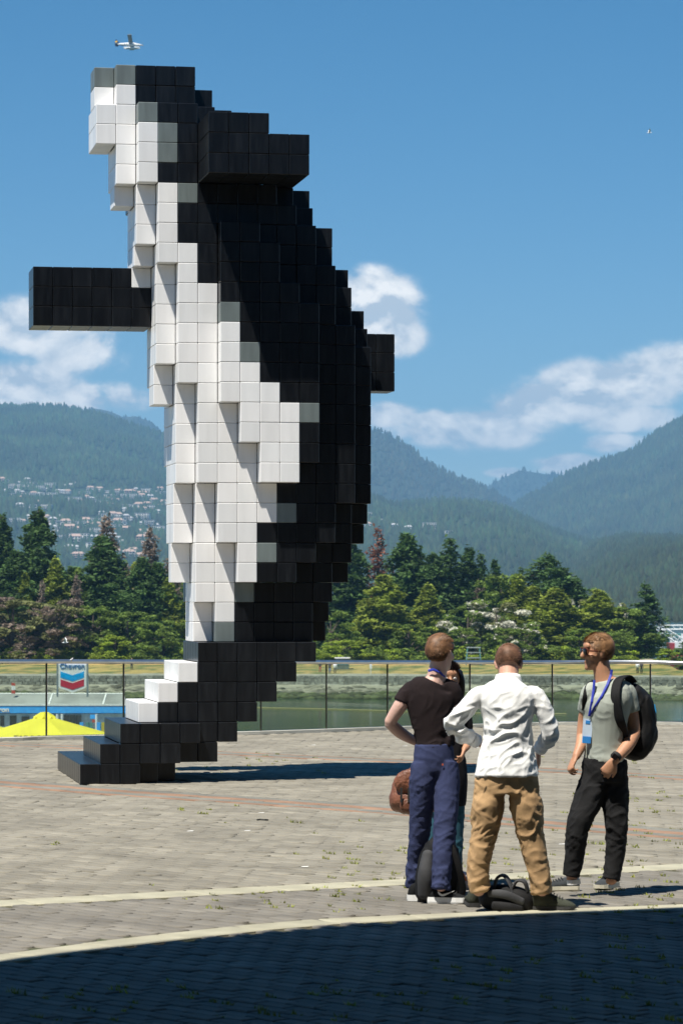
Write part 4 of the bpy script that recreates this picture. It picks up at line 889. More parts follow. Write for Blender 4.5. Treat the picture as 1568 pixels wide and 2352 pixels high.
# ------------------------------------------------------------------ yellow umbrellas on the terrace below
my = material('yellow_canvas', (.95, .86, .08), .75, .05, 1.5, trans=.35); mlet = material('umbrella_print', (.16, .14, .03), .8)
def umbrella(u, vtop_, vedge, half, D, label):
    x = (u - U0) * D / F; zt = CH - (vtop_ - V0) * D / F; ze = CH - (vedge - V0) * D / F; rad = half * D / F
    e = empty('umbrella', (x, D, -4.1), label, 'umbrella', 'yellow umbrellas on the terrace below')
    for q in range(8):
        a0 = q * math.pi / 4 + .39; a1 = a0 + math.pi / 4; vs = []; ns = 5
        for s_ in range(ns + 1):
            t = .10 + .90 * s_ / ns; rr_ = rad * t; zz_ = zt + (ze - zt) * (t ** .93) 
            for w in range(5):
                a = a0 + (a1 - a0) * w / 4; sag = -.05 * math.sin(math.pi * w / 4) * t * rad * .35; k_ = math.cos(math.pi / 8) / math.cos((w / 4 - .5) * math.pi / 4)
                vs.append(Vector((x + rr_ * k_ * math.cos(a), D + rr_ * k_ * math.sin(a), zz_ + sag)))
        fs = [(s_ * 5 + w, s_ * 5 + w + 1, (s_ + 1) * 5 + w + 1, (s_ + 1) * 5 + w) for s_ in range(ns) for w in range(4)]
        last = vs[-5:]; L = len(vs); vs += [v - Vector((0, 0, .16)) for v in last]; fs += [(L - 5 + w, L - 4 + w, L + 1 + w, L + w) for w in range(4)]
        mb = MB(); mb.add(vs, fs); part(mb, 'canopy_panel', my, e, smooth=False)
    mb = MB(); vs = []
    for s_, (rr_, dz) in enumerate(((.03, .06), (.10, .05), (.18, .0), (.26, -.05))):
        for w in range(16): a = w * math.pi / 8; vs.append((x + rr_ * math.cos(a) * (1 + .08 * (w % 2) * s_ / 3), D + rr_ * math.sin(a), zt + dz - .03 * (w % 2) * s_))
    mb.add(vs, [(s_ * 16 + w, s_ * 16 + (w + 1) % 16, (s_ + 1) * 16 + (w + 1) % 16, (s_ + 1) * 16 + w) for s_ in range(3) for w in range(16)] + [tuple(range(16))]); part(mb, 'vent_cap', my, e)
    mb = MB(); mb.tube([(x, D, -4.1), (x, D, zt)], .04, 8); part(mb, 'pole', mw, e, smooth=True)
    return e
DU = 74
um = umbrella(103, 1641, 1691, 172, DU, 'yellow umbrella with dark lettering, right one of two below the plaza')
umbrella(-72, 1648, 1695, 172, DU + 1.6, 'yellow umbrella cut by the left edge of the picture')
xU = (112 - U0) * DU / F
mhalf = 172 * DU / F
# lettering near the rim of the panel that faces the camera
def on_panel(dx, f):
    zt = CH - (1641 - V0) * DU / F; ze = CH - (1691 - V0) * DU / F
    return Vector(((103 - U0) * DU / F + dx, DU - mhalf * f * math.cos(math.pi / 8), zt + (ze - zt) * f ** .93 + .02))
t = text('TAP & BARREL', .24, on_panel(.0, .93), 'lettering', mlet, um, width=1.15, depth=.004, bold=.006, rot=(math.atan2((1691 - 1641) * DU / F, mhalf), 0, 0))
# ------------------------------------------------------------------ seaplane
Dp = 1450; pc0 = P(297, 102, Dp); spn = empty('seaplane', pc0, 'white floatplane with dark blue and yellow tail flying above the sculpture', 'airplane')
k_ = Dp / F * 62 / 12.7 * 1.0; spn.scale = (1, 1, 1)
SM = {'w': material('plane_white', (.82, .82, .8), .35), 'b': material('plane_navy', (.01, .02, .10), .35), 'y': material('plane_yellow', (.8, .45, .02), .4), 'g': material('wing_grey', (.22, .22, .2), .5)}
def PL_(x, y, z): return pc0 + Vector((x, y, z))
mb = MB(); mb.tube([PL_(-5.6, 0, .15), PL_(-4, 0, .1), PL_(-1, 0, .0), PL_(1.6, 0, .05), PL_(3.4, 0, -.2), PL_(5.2, 0, -.3), PL_(6.1, 0, -.35)], [(.12, .2), (.35, .45), (.62, .82), (.65, .9), (.6, .68), (.45, .42), (.12, .12)], 14, side=(0, 1, 0)); part(mb, 'fuselage', SM['w'], spn, smooth=True)
mb = MB(); mb.tube([PL_(-5.4, 0, -.2), PL_(-3.6, 0, -.42), PL_(-1.6, 0, -.66)], [(.2, .1), (.34, .16), (.3, .12)], 10, side=(0, 1, 0)); part(mb, 'belly_stripe', SM['b'], spn, smooth=True)
mb = MB(); mb.prism([(-6.4, -.9), (-5.2, -1.0), (-4.2, .2), (-5.4, 1.9), (-5.9, 2.3), (-6.3, 2.0), (-6.6, .6)], (1, 0, 0), (0, 0, 1), (0, 1, 0), PL_(0, -.1, 0), .2); part(mb, 'tail_fin', SM['b'], spn)
mb = MB(); mb.prism([(-6.45, .95), (-5.3, 1.05), (-5.35, 1.65), (-6.35, 1.6)], (1, 0, 0), (0, 0, 1), (0, 1, 0), PL_(0, -.14, 0), .28); part(mb, 'tail_emblem', SM['y'], spn)
mb = MB(); mb.prism([(-6.3, -2.6), (-5.3, -2.6), (-5.0, 2.6), (-6.3, 2.6)], (1, 0, 0), (0, 1, 0), (0, 0, 1), PL_(0, 0, .3), .12); part(mb, 'tailplane', SM['w'], spn)
Rw = Matrix.Rotation(R(-14), 3, 'X')
mb = MB(); mb.box(PL_(.7, 0, .95), (1.9, 17.4, .2), rot=Rw); part(mb, 'wing', SM['g'], spn)
for s_ in (-1, 1):
    mb = MB(); mb.tube([PL_(-2.6, s_ * 1.5, -1.55), PL_(-1.2, s_ * 1.5, -1.75), PL_(2.4, s_ * 1.5, -1.75), PL_(4.3, s_ * 1.5, -1.6), PL_(5.1, s_ * 1.5, -1.4)], [(.12, .1), (.38, .3), (.42, .38), (.36, .3), (.1, .08)], 10, side=(0, 1, 0)); part(mb, 'float', SM['w'], spn, smooth=True)
    for x_ in (-.6, 2.1): mb = MB(); mb.tube([PL_(x_, s_ * 1.4, -1.4), PL_(x_, s_ * .4, -.5)], .07, 6); part(mb, 'strut', SM['g'], spn)
    mb = MB(); mb.tube([PL_(.7, s_ * 3.6, .95 + .25 * s_ * .0 - s_ * .9 * .0), PL_(.7, s_ * .6, -.6)], .07, 6); part(mb, 'wing_strut', SM['g'], spn)
for x_ in (-2.0, -1.0, .1, 1.1, 2.2): mb = MB(); mb.box(PL_(x_, -.64, .2), (.42, .06, .34)); part(mb, 'window', SM['b'], spn)
mb = MB(); mb.tube([PL_(6.1, 0, -.35), PL_(6.45, 0, -.35)], .14, 8); part(mb, 'spinner', SM['y'], spn)
for a_ in range(3): mb = MB(); mb.box(PL_(6.25, 0, -.35) + Vector((0, .7 * math.sin(a_ * 2.09), .7 * math.cos(a_ * 2.09))), (.06, .14, 1.3), rot=Matrix.Rotation(-a_ * 2.09, 3, 'X')); part(mb, 'propeller_blade', SM['g'], spn)
# gulls
mgul = material('gull_white', (.8, .8, .8), .7)
def gull(p, s_, label, yawg=0, up_=1):
    e = empty('gull', p, label, 'bird'); q = lambda x, y, z: p + Vector((x, y, z)) * s_
    mb = MB(); mb.tube([q(-.2, 0, 0), q(-.08, 0, 0), q(.08, 0, .01), q(.18, 0, .02), q(.22, 0, .02)], [.015 * s_, .045 * s_, .05 * s_, .03 * s_, .008 * s_], 8); part(mb, 'body', mgul, e, smooth=True)
    for s2 in (-1, 1): mb = MB(); mb.add([q(-.06, 0, .02), q(.07, 0, .02), q(.1, s2 * .25, .18 * up_), q(-.03, s2 * .6, .34 * up_), q(-.06, s2 * .25, .16 * up_)], [(0, 1, 2, 4), (4, 2, 3)]); part(mb, 'wing', mgul, e)
gull(P(150, 1476, 120), .6, 'white gull flying in front of the dark trees at left')
gull(P(1490, 305, 260), .9, 'tiny gull high in the sky at the right')
def sit_gull(p, s_, label):
    e = empty('gull', p, label, 'bird'); mb = MB(); mb.tube([p + Vector((-.16, 0, .10)) * s_, p + Vector((-.05, 0, .15)) * s_, p + Vector((.06, 0, .2)) * s_, p + Vector((.1, 0, .28)) * s_, p + Vector((.15, 0, .3)) * s_], [.02 * s_, .06 * s_, .055 * s_, .035 * s_, .01 * s_], 8); part(mb, 'body', mgul, e, smooth=True)
    mb = MB(); [mb.tube([p + Vector((.0, a, 0)), p + Vector((.0, a, .02))], .002, 5) for a in (-.003, .003)]; part(mb, 'leg', SM['y'], e)
sit_gull(P(165, 1519, 43.25), .16, 'small white bird perched on the steel rail above the sign'); 
# ================================================================== PEOPLE
def catm(pts, rad, m=5):
    """denser smooth version of a centre line and its radii"""
    P_ = np.array([list(p) for p in pts], float); R_ = np.array([(a, a) if isinstance(a, (int, float)) else a for a in rad], float)
    A = np.hstack([P_, R_]); A = crom(list(A), m); return [Vector(a[:3]) for a in A], [tuple(np.maximum(a[3:], .003)) for a in A]
def limb(mb, pts, rad, side=(1, 0, 0), n=14, m=5, round_end=True):
    p, r = catm(pts, rad, m)
    if round_end:
        d0 = (p[0] - p[1]).normalized(); d1 = (p[-1] - p[-2]).normalized()
        p = [p[0] + d0 * r[0][0] * .6, p[0] + d0 * r[0][0] * .35] + p + [p[-1] + d1 * r[-1][0] * .35, p[-1] + d1 * r[-1][0] * .6]
        r = [tuple(a * .35 for a in r[0]), tuple(a * .8 for a in r[0])] + r + [tuple(a * .8 for a in r[-1]), tuple(a * .35 for a in r[-1])]
    mb.tube(p, r, n, side=side)
def fuse(mb, name, mat, parent, voxel=.008, smooth=3, disp=None, sf=.6):
    off = Vector((0, 0, 0)); q = parent
    while q is not None: off += q.location; q = q.parent
    mb.v = [tuple(Vector(a) - off) for a in mb.v]
    me = mb.mesh('tmp', [mat]); o = bpy.data.objects.new('tmp', me); C.objects.link(o)
    bm = bmesh.new(); bm.from_mesh(me); bmesh.ops.recalc_face_normals(bm, faces=bm.faces); bm.to_mesh(me); bm.free()
    md = o.modifiers.new('r', 'REMESH'); md.mode = 'VOXEL'; md.voxel_size = voxel; md.use_smooth_shade = True
    if smooth: m2 = o.modifiers.new('s', 'SMOOTH'); m2.iterations = smooth; m2.factor = sf
    dg = bpy.context.evaluated_depsgraph_get(); res = bpy.data.meshes.new_from_object(o.evaluated_get(dg)); bpy.data.objects.remove(o); bpy.data.meshes.remove(me)
    res.name = name
    if disp:
        n_ = len(res.vertices); co = np.empty(n_ * 3, np.float32); res.vertices.foreach_get('co', co); co = co.reshape(-1, 3); no = np.empty(n_ * 3, np.float32)
        res.vertex_normals.foreach_get('vector', no); no = no.reshape(-1, 3)
        d = np.array([disp(Vector(a) + off, Vector(b)) for a, b in zip(co, no)]); co = co + no * d[:, None]; res.vertices.foreach_set('co', co.astype(np.float32).ravel()); res.update()
    res.materials.clear(); res.materials.append(mat)
    res.polygons.foreach_set('use_smooth', [True] * len(res.polygons))
    return link(name, res, parent)
def folds(amp, dirs, freq=22, weight=None, seed=0, asp=.28):
    """cloth creases: ridged noise stretched along given directions"""
    fr = []
    for d in dirs:
        d = Vector(d).normalized(); o = d.orthogonal().normalized(); fr.append((d, o, d.cross(o)))
    def f(p, n):
        w = weight(p) if weight else 1.0
        if w <= 0: return 0
        tot = 0
        for i, (d, o, c) in enumerate(fr):
            q = Vector((p.dot(d) * freq * asp, p.dot(o) * freq, p.dot(c) * freq)) + Vector((seed * 3.1 + i * 11.3,) * 3)
            q += mnoise.noise_vector(p * 6 + Vector((seed, i, 0))) * .8
            r = 1 - abs(mnoise.noise(q)) * 2.2; tot += (r * abs(r) - .35) * max(0, mnoise.noise(p * 5 + Vector((i * 9.1, seed, 0))) + .45)
        return amp * w * tot
    return f
def hand(mb, wrist, d, palm, s=1.0, curl=.5, thumb=1, spread=.16):
    """wrist point, pointing direction, palm normal; five unequal curled fingers"""
    d = Vector(d).normalized(); n = Vector(palm); n = (n - d * n.dot(d)).normalized(); sdv = d.cross(n) * thumb
    w = Vector(wrist)
    limb(mb, [w - d * .02 * s, w + d * .035 * s, w + d * .085 * s], [(.024 * s, .019 * s), (.037 * s, .016 * s), (.040 * s, .013 * s)], side=tuple(sdv), m=3)
    for i, (L, o) in enumerate(((.068, .030), (.078, .010), (.072, -.011), (.056, -.030))):
        b = w + d * (.080 - .006 * abs(i - 1)) * s + sdv * o * s; dd = (d + sdv * (o / .03) * spread).normalized(); pts = [b - dd * .02 * s, b]; a = 0
        for seg in (.45, .32, .23): a += curl * (1.0 if seg < .4 else .75) * (1 + .12 * i); e = dd * math.cos(a) + n * math.sin(a); pts.append(pts[-1] + e * L * seg * s)
        limb(mb, pts, [.0095 * s, .0092 * s, .0085 * s, .0078 * s, .0066 * s], m=2, n=8)
    t0 = w + d * .022 * s + sdv * .026 * s; td = (d * .75 + sdv * .62 + n * .25).normalized(); t2 = (d * .9 + sdv * .2 + n * .35).normalized()
    limb(mb, [t0, t0 + td * .034 * s, t0 + td * .034 * s + t2 * .030 * s, t0 + td * .034 * s + t2 * .052 * s], [.0145 * s, .0115 * s, .0105 * s, .008 * s], m=3, n=8)
def basis(fwd, up=(0, 0, 1)):
    f = Vector(fwd).normalized(); u = Vector(up); u = (u - f * u.dot(f)).normalized(); r = f.cross(u)
    return Matrix((r, f, u)).transposed()       # columns: right, forward, up
def head(mb, c, fwd, up=(0, 0, 1), s=1.0, face=True):
    B = basis(fwd, up); c = Vector(c); q = lambda x, y, z: c + B @ (Vector((x, y, z)) * s)
    e = lambda x, y, z, rx, ry, rz: mb.ball(q(x, y, z), (rx * s, ry * s, rz * s), 20, 13, rot=B)
    e(0, -.012, .025, .076, .096, .090)       # skull
    e(0, .022, -.01, .066, .072, .088)        # face block
    e(0, .034, -.062, .052, .060, .046); e(0, .060, -.082, .036, .036, .034)       # jaw
    e(0, .080, -.098, .022, .019, .018)       # chin
    e(0, .075, .050, .052, .022, .030)        # brow
    for k in (-1, 1):
        e(.040 * k, .058, -.022, .024, .026, .022)   # cheek
        mb.ball(q(.076 * k, -.006, -.006), (.010 * s, .019 * s, .032 * s), 12, 9, rot=B @ Matrix.Rotation(-.25 * k, 3, 'Z'))
        mb.ball(q(.082 * k, -.014, .008), (.009 * s, .014 * s, .022 * s), 12, 9, rot=B @ Matrix.Rotation(-.5 * k, 3, 'Z'))
    limb(mb, [q(0, .088, .030), q(0, .104, .0), q(0, .112, -.018), q(0, .098, -.026)], [.010 * s, .0125 * s, .016 * s, .011 * s], m=3, n=10)
    e(0, .090, -.052, .022, .010, .0065); e(0, .088, -.064, .019, .010, .0075)
    return B, q
def hair(parent, c, fwd, up, s, mat, seed, length=.018, nape=-.05, front=.045, topv=.0, mb_extra=None, skin=None):
    """close cap of hair with thousands of short tapered locks"""
    B = basis(fwd, up); c = Vector(c); r = random.Random(seed); off = parent.location
    mb = MB(); n_ = 0
    def surf(th, ph):          # th polar from top, ph around, 0 = front
        d = Vector((math.sin(th) * math.sin(ph), math.sin(th) * math.cos(ph), math.cos(th))); fr = max(0, d.y)
        ry = .100 if d.y < 0 else .098
        return Vector((d.x * .081, d.y * ry - .012, d.z * .094 + .025)), d
    def covered(p, d):
        z = p.z; y = p.y
        lim = nape if y < -.03 else lerp(nape, front, sstep(-.03, .055, y))
        if abs(p.x) > .05 and -.03 < y < .035: lim = max(lim, .012)
        if y > .05: lim = max(lim, front + .012)
        return z > lim
    rows = 46; cols = 64; grid = {}
    for i in range(rows):
        for j in range(cols):
            th = math.pi * .82 * i / (rows - 1); ph = 2 * math.pi * j / cols; p, d = surf(th, ph)
            p = Vector((p.x * (1 - .10 * sstep(.01, -.08, p.z)), p.y, p.z)); lf = length * (1 + topv * max(0, d.z) * (1.0 + .9 * max(0, d.y))) * (.25 + .75 * sstep(nape, nape + .10, p.z))
            nn = mnoise.noise(Vector((p.x * 20, p.y * 14, p.z * 10)) + Vector((seed, 0, 0))); p = p + d * (lf * (.55 + .22 * nn) + .001); grid[(i, j)] = (p, covered(p, d))
    vs = [c + B @ (grid[(i, j)][0] * s) for i in range(rows) for j in range(cols)]
    fs = [(i * cols + j, i * cols + (j + 1) % cols, (i + 1) * cols + (j + 1) % cols, (i + 1) * cols + j) for i in range(rows - 1) for j in range(cols) if all(grid[(a, b % cols)][1] for a, b in ((i, j), (i, j + 1), (i + 1, j), (i + 1, j + 1)))]
    mb.add(vs, fs, 0, (1, 1, 1)); got = 0
    while got < 3400:
        th = math.acos(1 - r.random() * 1.75); ph = r.uniform(0, 6.28); p, d = surf(th, ph)
        if not covered(p, d): continue
        got += 1; L = length * (1 + topv * .6 * max(0, d.z) * (1 + .9 * max(0, d.y))) * r.uniform(.8, 1.5) * (.25 + .75 * sstep(nape, nape + .10, p.z))
        fl = Vector((mnoise.noise(p * 9 + Vector((seed, 1, 0))) * .7, .35 + mnoise.noise(p * 8 + Vector((seed, 5, 0))) * .6, -.55 if d.z < .5 else .1)); t = (d * .30 + fl * 1.1).normalized()
        t = (t - d * min(0, t.dot(d)) * 1.3).normalized()
        p0 = p + d * length * .25; p1 = p + d * length * .6 + t * L * .5; p2 = p1 + (t + Vector((0, 0, -.25))).normalized() * L * .6; w = d.cross(t).normalized() * r.uniform(.0012, .0026); g = r.uniform(.85, 1.2) * (1 + .5 * mnoise.noise(p * 22 + Vector((seed, 0, 9))))
        mb.add([c + B @ ((p0 - w) * s), c + B @ ((p0 + w) * s), c + B @ ((p1 + w * .8) * s), c + B @ ((p1 - w * .8) * s), c + B @ (p2 * s)], [(0, 1, 2, 3), (3, 2, 4)], 0, (g, g * .97, g * .92))
    return part(mb, 'hair', mat, parent, smooth=True, color=True)
def shoe(parent, heel, d, mats, L=.29, h=.10, sole_h=.03, label=None, tilt=0, high=.0, wd=1.0):
    """heel at ground, pointing along d; upper and sole"""
    d = Vector((d[0], d[1], 0)).normalized(); sd = Vector((d.y, -d.x, 0)); o = Vector(heel)
    f = lambda a, z: o + d * (a * L) + Vector((0, 0, z))
    mb = MB(); pr = [(.0, .030), (.06, .040), (.25, .043), (.5, .042), (.72, .052), (.88, .046), (.97, .028), (1.0, .012)]
    pr = [(a_, w_ * wd) for a_, w_ in pr]; hh = [h * .9 + high, h * 1.0 + high, h * 1.0 + high * .8, h * .78, h * .58, h * .46, h * .34, h * .2]
    vs = []; n = 12
    for (a, w), z in zip(pr, hh):
        zt = max(z, sole_h + .01)
        for q in range(n):
            t = math.pi * q / (n - 1); vs.append(f(a, sole_h * .8 + (zt - sole_h * .8) * math.sin(t) ** .7) + sd * (w * math.cos(t) * (1 - .25 * math.sin(t))))
    k = len(pr); fs = [(i * n + q, i * n + q + 1, (i + 1) * n + q + 1, (i + 1) * n + q) for i in range(k - 1) for q in range(n - 1)] + [tuple(range(n))[::-1], tuple((k - 1) * n + q for q in range(n))]
    fs += [(i * n, (i + 1) * n, (i + 1) * n + n - 1, i * n + n - 1) for i in range(k - 1)]
    mb.add(vs, fs); up_ = part(mb, 'shoe', mats[0], parent, smooth=True)
    if label: up_['label'] = label
    m2 = MB(); out = [(-.012, .0)] + [(a, w + .004) for a, w in pr[:-1]] + [(1.015, .008)]; poly_ = [(a * L, w) for a, w in out] + [(a * L, -w) for a, w in out[::-1] if w > 0]
    vs = []; 
    for z, e_ in ((0.001, .94), (sole_h * .3, 1.0), (sole_h, .97)): vs += [o + d * (a + 0) + sd * (w * e_) + Vector((0, 0, z + (.012 * max(0, a / L - .8) * 5 if z < .01 else 0))) for a, w in poly_]
    m = len(poly_); m2.add(vs, [tuple(range(m))[::-1], tuple(range(2 * m, 3 * m))] + [(i * m + q, i * m + (q + 1) % m, (i + 1) * m + (q + 1) % m, (i + 1) * m + q) for i in (0, 1) for q in range(m)])
    part(m2, 'sole', mats[1], up_)
    m3 = MB()
    for q in range(5):
        a = .42 + q * .065; z = lerp(h * .86, h * .60, q / 4) + .004; m3.tube([f(a, z - .012) - sd * .026, f(a + .02, z + .004), f(a, z - .012) + sd * .026], .0035, 5)
    part(m3, 'laces', mats[2], up_)
    return up_
def skinmat(name, col): 
    m = material(name, col, .5, .07, 9, .12, 90, spec=.4); b = m.node_tree.nodes['Principled BSDF']; b.inputs['Subsurface Weight'].default_value = .12; b.inputs['Subsurface Radius'].default_value = (.02, .007, .004); b.inputs['Subsurface Scale'].default_value = .5; return m
sk1 = skinmat('pale_skin', (.62, .40, .33)); sk2 = skinmat('rosy_skin', (.56, .32, .23)); sk3 = skinmat('tanned_skin', (.52, .27, .16))
def cloth(name, col, var=.1, b=.35, rough=.9): return material(name, col, rough, var, 6, b, 420, spec=.2)
h_brown = material('brown_hair', (.17, .085, .04), .55, .3, 30, tint=True, spec=.4); h_dark = material('chestnut_hair', (.155, .078, .045), .55, .3, 30, tint=True, spec=.4); h_blond = material('sandy_hair', (.26, .14, .065), .55, .3, 30, tint=True, spec=.4); h_black = material('dark_hair', (.03, .018, .014), .5, .3, 30, tint=True)
m_sole = material('white_sole', (.78, .78, .76), .6); m_bsole = material('dark_sole', (.03, .03, .03), .7); m_csole = material('cream_sole', (.62, .58, .46), .7); m_lace = material('dark_lace', (.02, .02, .02), .8); m_bshoe = cloth('black_knit', (.012, .013, .014)); m_gshoe = cloth('olive_grey_suede', (.055, .060, .045), .25); m_cshoe = cloth('charcoal_canvas', (.045, .050, .055), .25)
blue_l = material('blue_lanyard', (.03, .05, .42), .5)

# ---- man in the black T-shirt, seen from behind
D1 = 20.8; J = lambda u, v, d=0: P(u, v, D1 + d)
m1 = empty('person', G(985, 2066), 'man in black T-shirt and navy trousers seen from behind, head turned right', 'person')
mb = MB(); sd = (math.cos(.3), -math.sin(.3) * .0 + .12, 0)
limb(mb, [J(998, 1750), J(995, 1700), J(992, 1620), J(992, 1580), J(998, 1562)], [(.09, .06), (.10, .075), (.125, .08), (.12, .075), (.06, .06)], side=sd)
limb(mb, [J(999, 1575, .01), J(1004, 1545, .01), J(1010, 1515, .0)], [(.072, .068), (.064, .064), (.060, .064)], m=4)
c1 = J(1011, 1500, -.0); f1_ = (.62, .78, -.06)
head(mb, c1, f1_, (0.04, -.0, 1), 1.02)
for pts in ([J(945, 1582), J(918, 1622, -.02), J(894, 1660, .0)], [J(1038, 1582), J(1046, 1625, .02), J(1043, 1668, .06)]): limb(mb, pts, [.046, .047, .038])
limb(mb, [J(894, 1660), J(918, 1682, .06), J(948, 1700, .16), J(962, 1706, .2)], [.039, .041, .031, .026]); limb(mb, [J(1043, 1668, .06), J(1036, 1695, .2), J(1030, 1712, .3)], [.038, .036, .026])
hand(mb, J(962, 1706, .2), (.8, .5, -.3), (0, .3, -1), .95, .6); hand(mb, J(1030, 1712, .3), (-.4, .6, -.6), (-.6, .2, 0), .95, .5)
for a in ([J(976, 1770), J(966, 1900, .02), J(952, 2035, .11)], [J(1026, 1770), J(1021, 1900, -.10), J(1012, 2040, -.19)]): limb(mb, a, [.05, .045, .036])
fuse(mb, 'body', sk1, m1, .0065, 2)
hair(m1, c1, f1_, (0.04, 0, 1), 1.02, h_brown, 3, .009, nape=-.072, topv=.35)
mb = MB()
limb(mb, [J(999, 1716), J(996, 1690), J(992, 1650), J(990, 1612), J(990, 1585), J(998, 1566)], [(.128, .108), (.126, .103), (.146, .108), (.168, .112), (.166, .10), (.085, .078)], side=sd, n=20, round_end=False)
limb(mb, [J(962, 1574), J(944, 1582), J(930, 1598, -.01), J(919, 1614, -.02)], [.046, .054, .055, .056], round_end=False)
limb(mb, [J(1018, 1572), J(1036, 1582), J(1043, 1598, .01), J(1045, 1616, .02)], [.046, .054, .056, .057], round_end=False)
ts = cloth('black_cotton', (.022, .015, .016)); bk = lambda p: .5 + 1.1 * sstep(1660, 1700, V0 - (p.z - CH) * F / p.y)
fuse(mb, 'shirt', ts, m1, .008, 3, folds(.010, [(1, 0, .2), (.6, 0, 1)], 16, bk, 1))
navy = cloth('navy_cotton', (.040, .050, .115), .12)
def trouser(parent, mat, segs, D_, seedn, amp=.011, side=(1, 0, 0), vox_=.0085, fr=17):
    mb = MB()
    for pts, rad in segs: limb(mb, pts, rad, side=side, n=20, round_end=False)
    def w(p): v = V0 - (p.z - CH) * F / p.y; return .55 + .8 * math.exp(-((v - 1905) / 50) ** 2) + 1.1 * sstep(1950, 2030, v) + .5 * math.exp(-((v - 1800) / 40) ** 2)
    return fuse(mb, 'trousers', mat, parent, vox_, 2, folds(amp, [(1, .2, .45), (1, -.2, -.35), (.8, 0, .9)], fr, w, seedn, .17))
trouser(m1, navy, [([J(995, 1708), J(996, 1740), J(997, 1772)], [(.124, .115), (.136, .125), (.128, .118)]),
    ([J(975, 1755), J(971, 1800, -.01), J(965, 1890, .02), J(957, 1960, .07), J(951, 2038, .11)], [(.088, .115), (.088, .108), (.073, .075), (.063, .068), (.064, .07)]),
    ([J(1021, 1755), J(1025, 1800, -.03), J(1022, 1890, -.10), J(1016, 1960, -.15), J(1011, 2042, -.19)], [(.086, .115), (.086, .105), (.076, .078), (.066, .068), (.064, .07)])], D1, 2, .0075, sd)
mb = MB(); mb.box(J(1016, 1756, -.125), (.012, .004, .012)); part(mb, 'pocket_button', material('rust_stitch', (.35, .07, .03), .7), m1)
mb = MB(); mb.tube([J(983, 1541, -.045), J(994, 1538, -.068), J(1008, 1543, -.062), J(1020, 1553, -.03), J(1026, 1562, .03)], [(.009, .003)] * 5, 6, side=(0, 0, 1)); part(mb, 'lanyard', blue_l, m1)
def swoosh(o, d, sdv, s):     # sports mark on the side of the shoe
    prof = [(0, .30), (.10, .12), (.25, .0), (.42, .02), (1.0, .52), (.45, .18), (.28, .13), (.16, .20), (.06, .36)]
    return [o + d * (a * s) + Vector((0, 0, b * s)) for a, b in prof]
h1 = J(933, 2068, -.02); h1.z = 0; d1 = Vector((.28, 1, 0)); shoe(m1, h1 + Vector((.04, -.0, 0)), d1, (m_bshoe, m_sole, m_lace), .29, .115, .042)
h2 = G(990, 2074); d2 = Vector((.93, -.22, 0)).normalized(); s2_ = shoe(m1, h2 - d2 * .02, d2, (m_bshoe, m_sole, m_lace), .27, .115, .042)
sdn = Vector((d2.y, -d2.x, 0)); mb = MB(); oo_ = h2 + d2 * .05 + sdn * .047 + Vector((0, 0, .048)); mb.prism([(0, .030), (.010, .012), (.028, .002), (.046, .004), (.115, .040), (.052, .020), (.032, .015), (.018, .022), (.008, .034)], d2, (0, 0, 1), sdn, oo_ - sdn * .006, .008); part(mb, 'side_mark', m_sole, s2_)

# ---- man in the white shirt, head bent forward
D2 = 20.15; K = lambda u, v, d=0: P(u, v, D2 + d)
m2_ = empty('person', G(1165, 2085), 'man in wrinkled white shirt and khaki trousers seen from behind, head bent down', 'person')
mb = MB()
limb(mb, [K(1165, 1770), K(1165, 1710), K(1165, 1640), K(1165, 1600), K(1166, 1575, .03)], [(.10, .06), (.11, .08), (.13, .09), (.13, .08), (.07, .07)])
limb(mb, [K(1166, 1590, .02), K(1167, 1562, .05), K(1167, 1535, .09)], [(.075, .075), (.066, .064), (.062, .062)], m=4)
c2 = K(1167, 1527, .12); f2_ = (0, .80, -.60); up2 = (0, .60, .80)
head(mb, c2, f2_, up2, 1.03)
limb(mb, [K(1110, 1600), K(1064, 1637, .0), K(1035, 1665, .0)], [.03, .036, .036]); limb(mb, [K(1035, 1665), K(1062, 1686, .05), K(1096, 1702, .12)], [.036, .036, .028])
limb(mb, [K(1218, 1602), K(1252, 1646, .0), K(1263, 1685, .0)], [.03, .036, .036]); limb(mb, [K(1263, 1685), K(1250, 1705, .12), K(1236, 1722, .22)], [.036, .034, .028])
hand(mb, K(1097, 1702, .12), (.6, .55, -.45), (.2, .4, -.6), .95, .5); hand(mb, K(1235, 1722, .20), (.05, .1, -1), (-1, .2, 0), 1.0, .25)
for a in ([K(1132, 1800), K(1111, 1910, .0), K(1098, 2050, .0)], [K(1198, 1800), K(1219, 1910, .0), K(1245, 2050, -.0)]): limb(mb, a, [.05, .045, .038])
fuse(mb, 'body', sk2, m2_, .0065, 2)
hair(m2_, c2, f2_, up2, 1.03, h_dark, 5, .007, nape=-.035, topv=.7)
mb = MB()
limb(mb, [K(1163, 1782), K(1163, 1752), K(1165, 1700), K(1165, 1650), K(1165, 1610), K(1165, 1588), K(1167, 1566, .03)], [(.205, .158), (.192, .148), (.158, .122), (.160, .122), (.194, .118), (.176, .100), (.080, .082)], n=24, round_end=False)
limb(mb, [K(1118, 1590), K(1096, 1600), K(1062, 1636, -.01), K(1034, 1664)], [.048, .060, .058, .055]); limb(mb, [K(1034, 1664), K(1062, 1684, .04), K(1082, 1696, .09)], [.058, .052, .044], round_end=False)
limb(mb, [K(1212, 1590), K(1233, 1602), K(1253, 1645, -.01), K(1263, 1686)], [.048, .060, .056, .054]); limb(mb, [K(1263, 1686), K(1252, 1704, .10), K(1243, 1714, .16)], [.056, .050, .043], round_end=False)
ws = cloth('white_poplin', (.90, .90, .885), .04, .15)
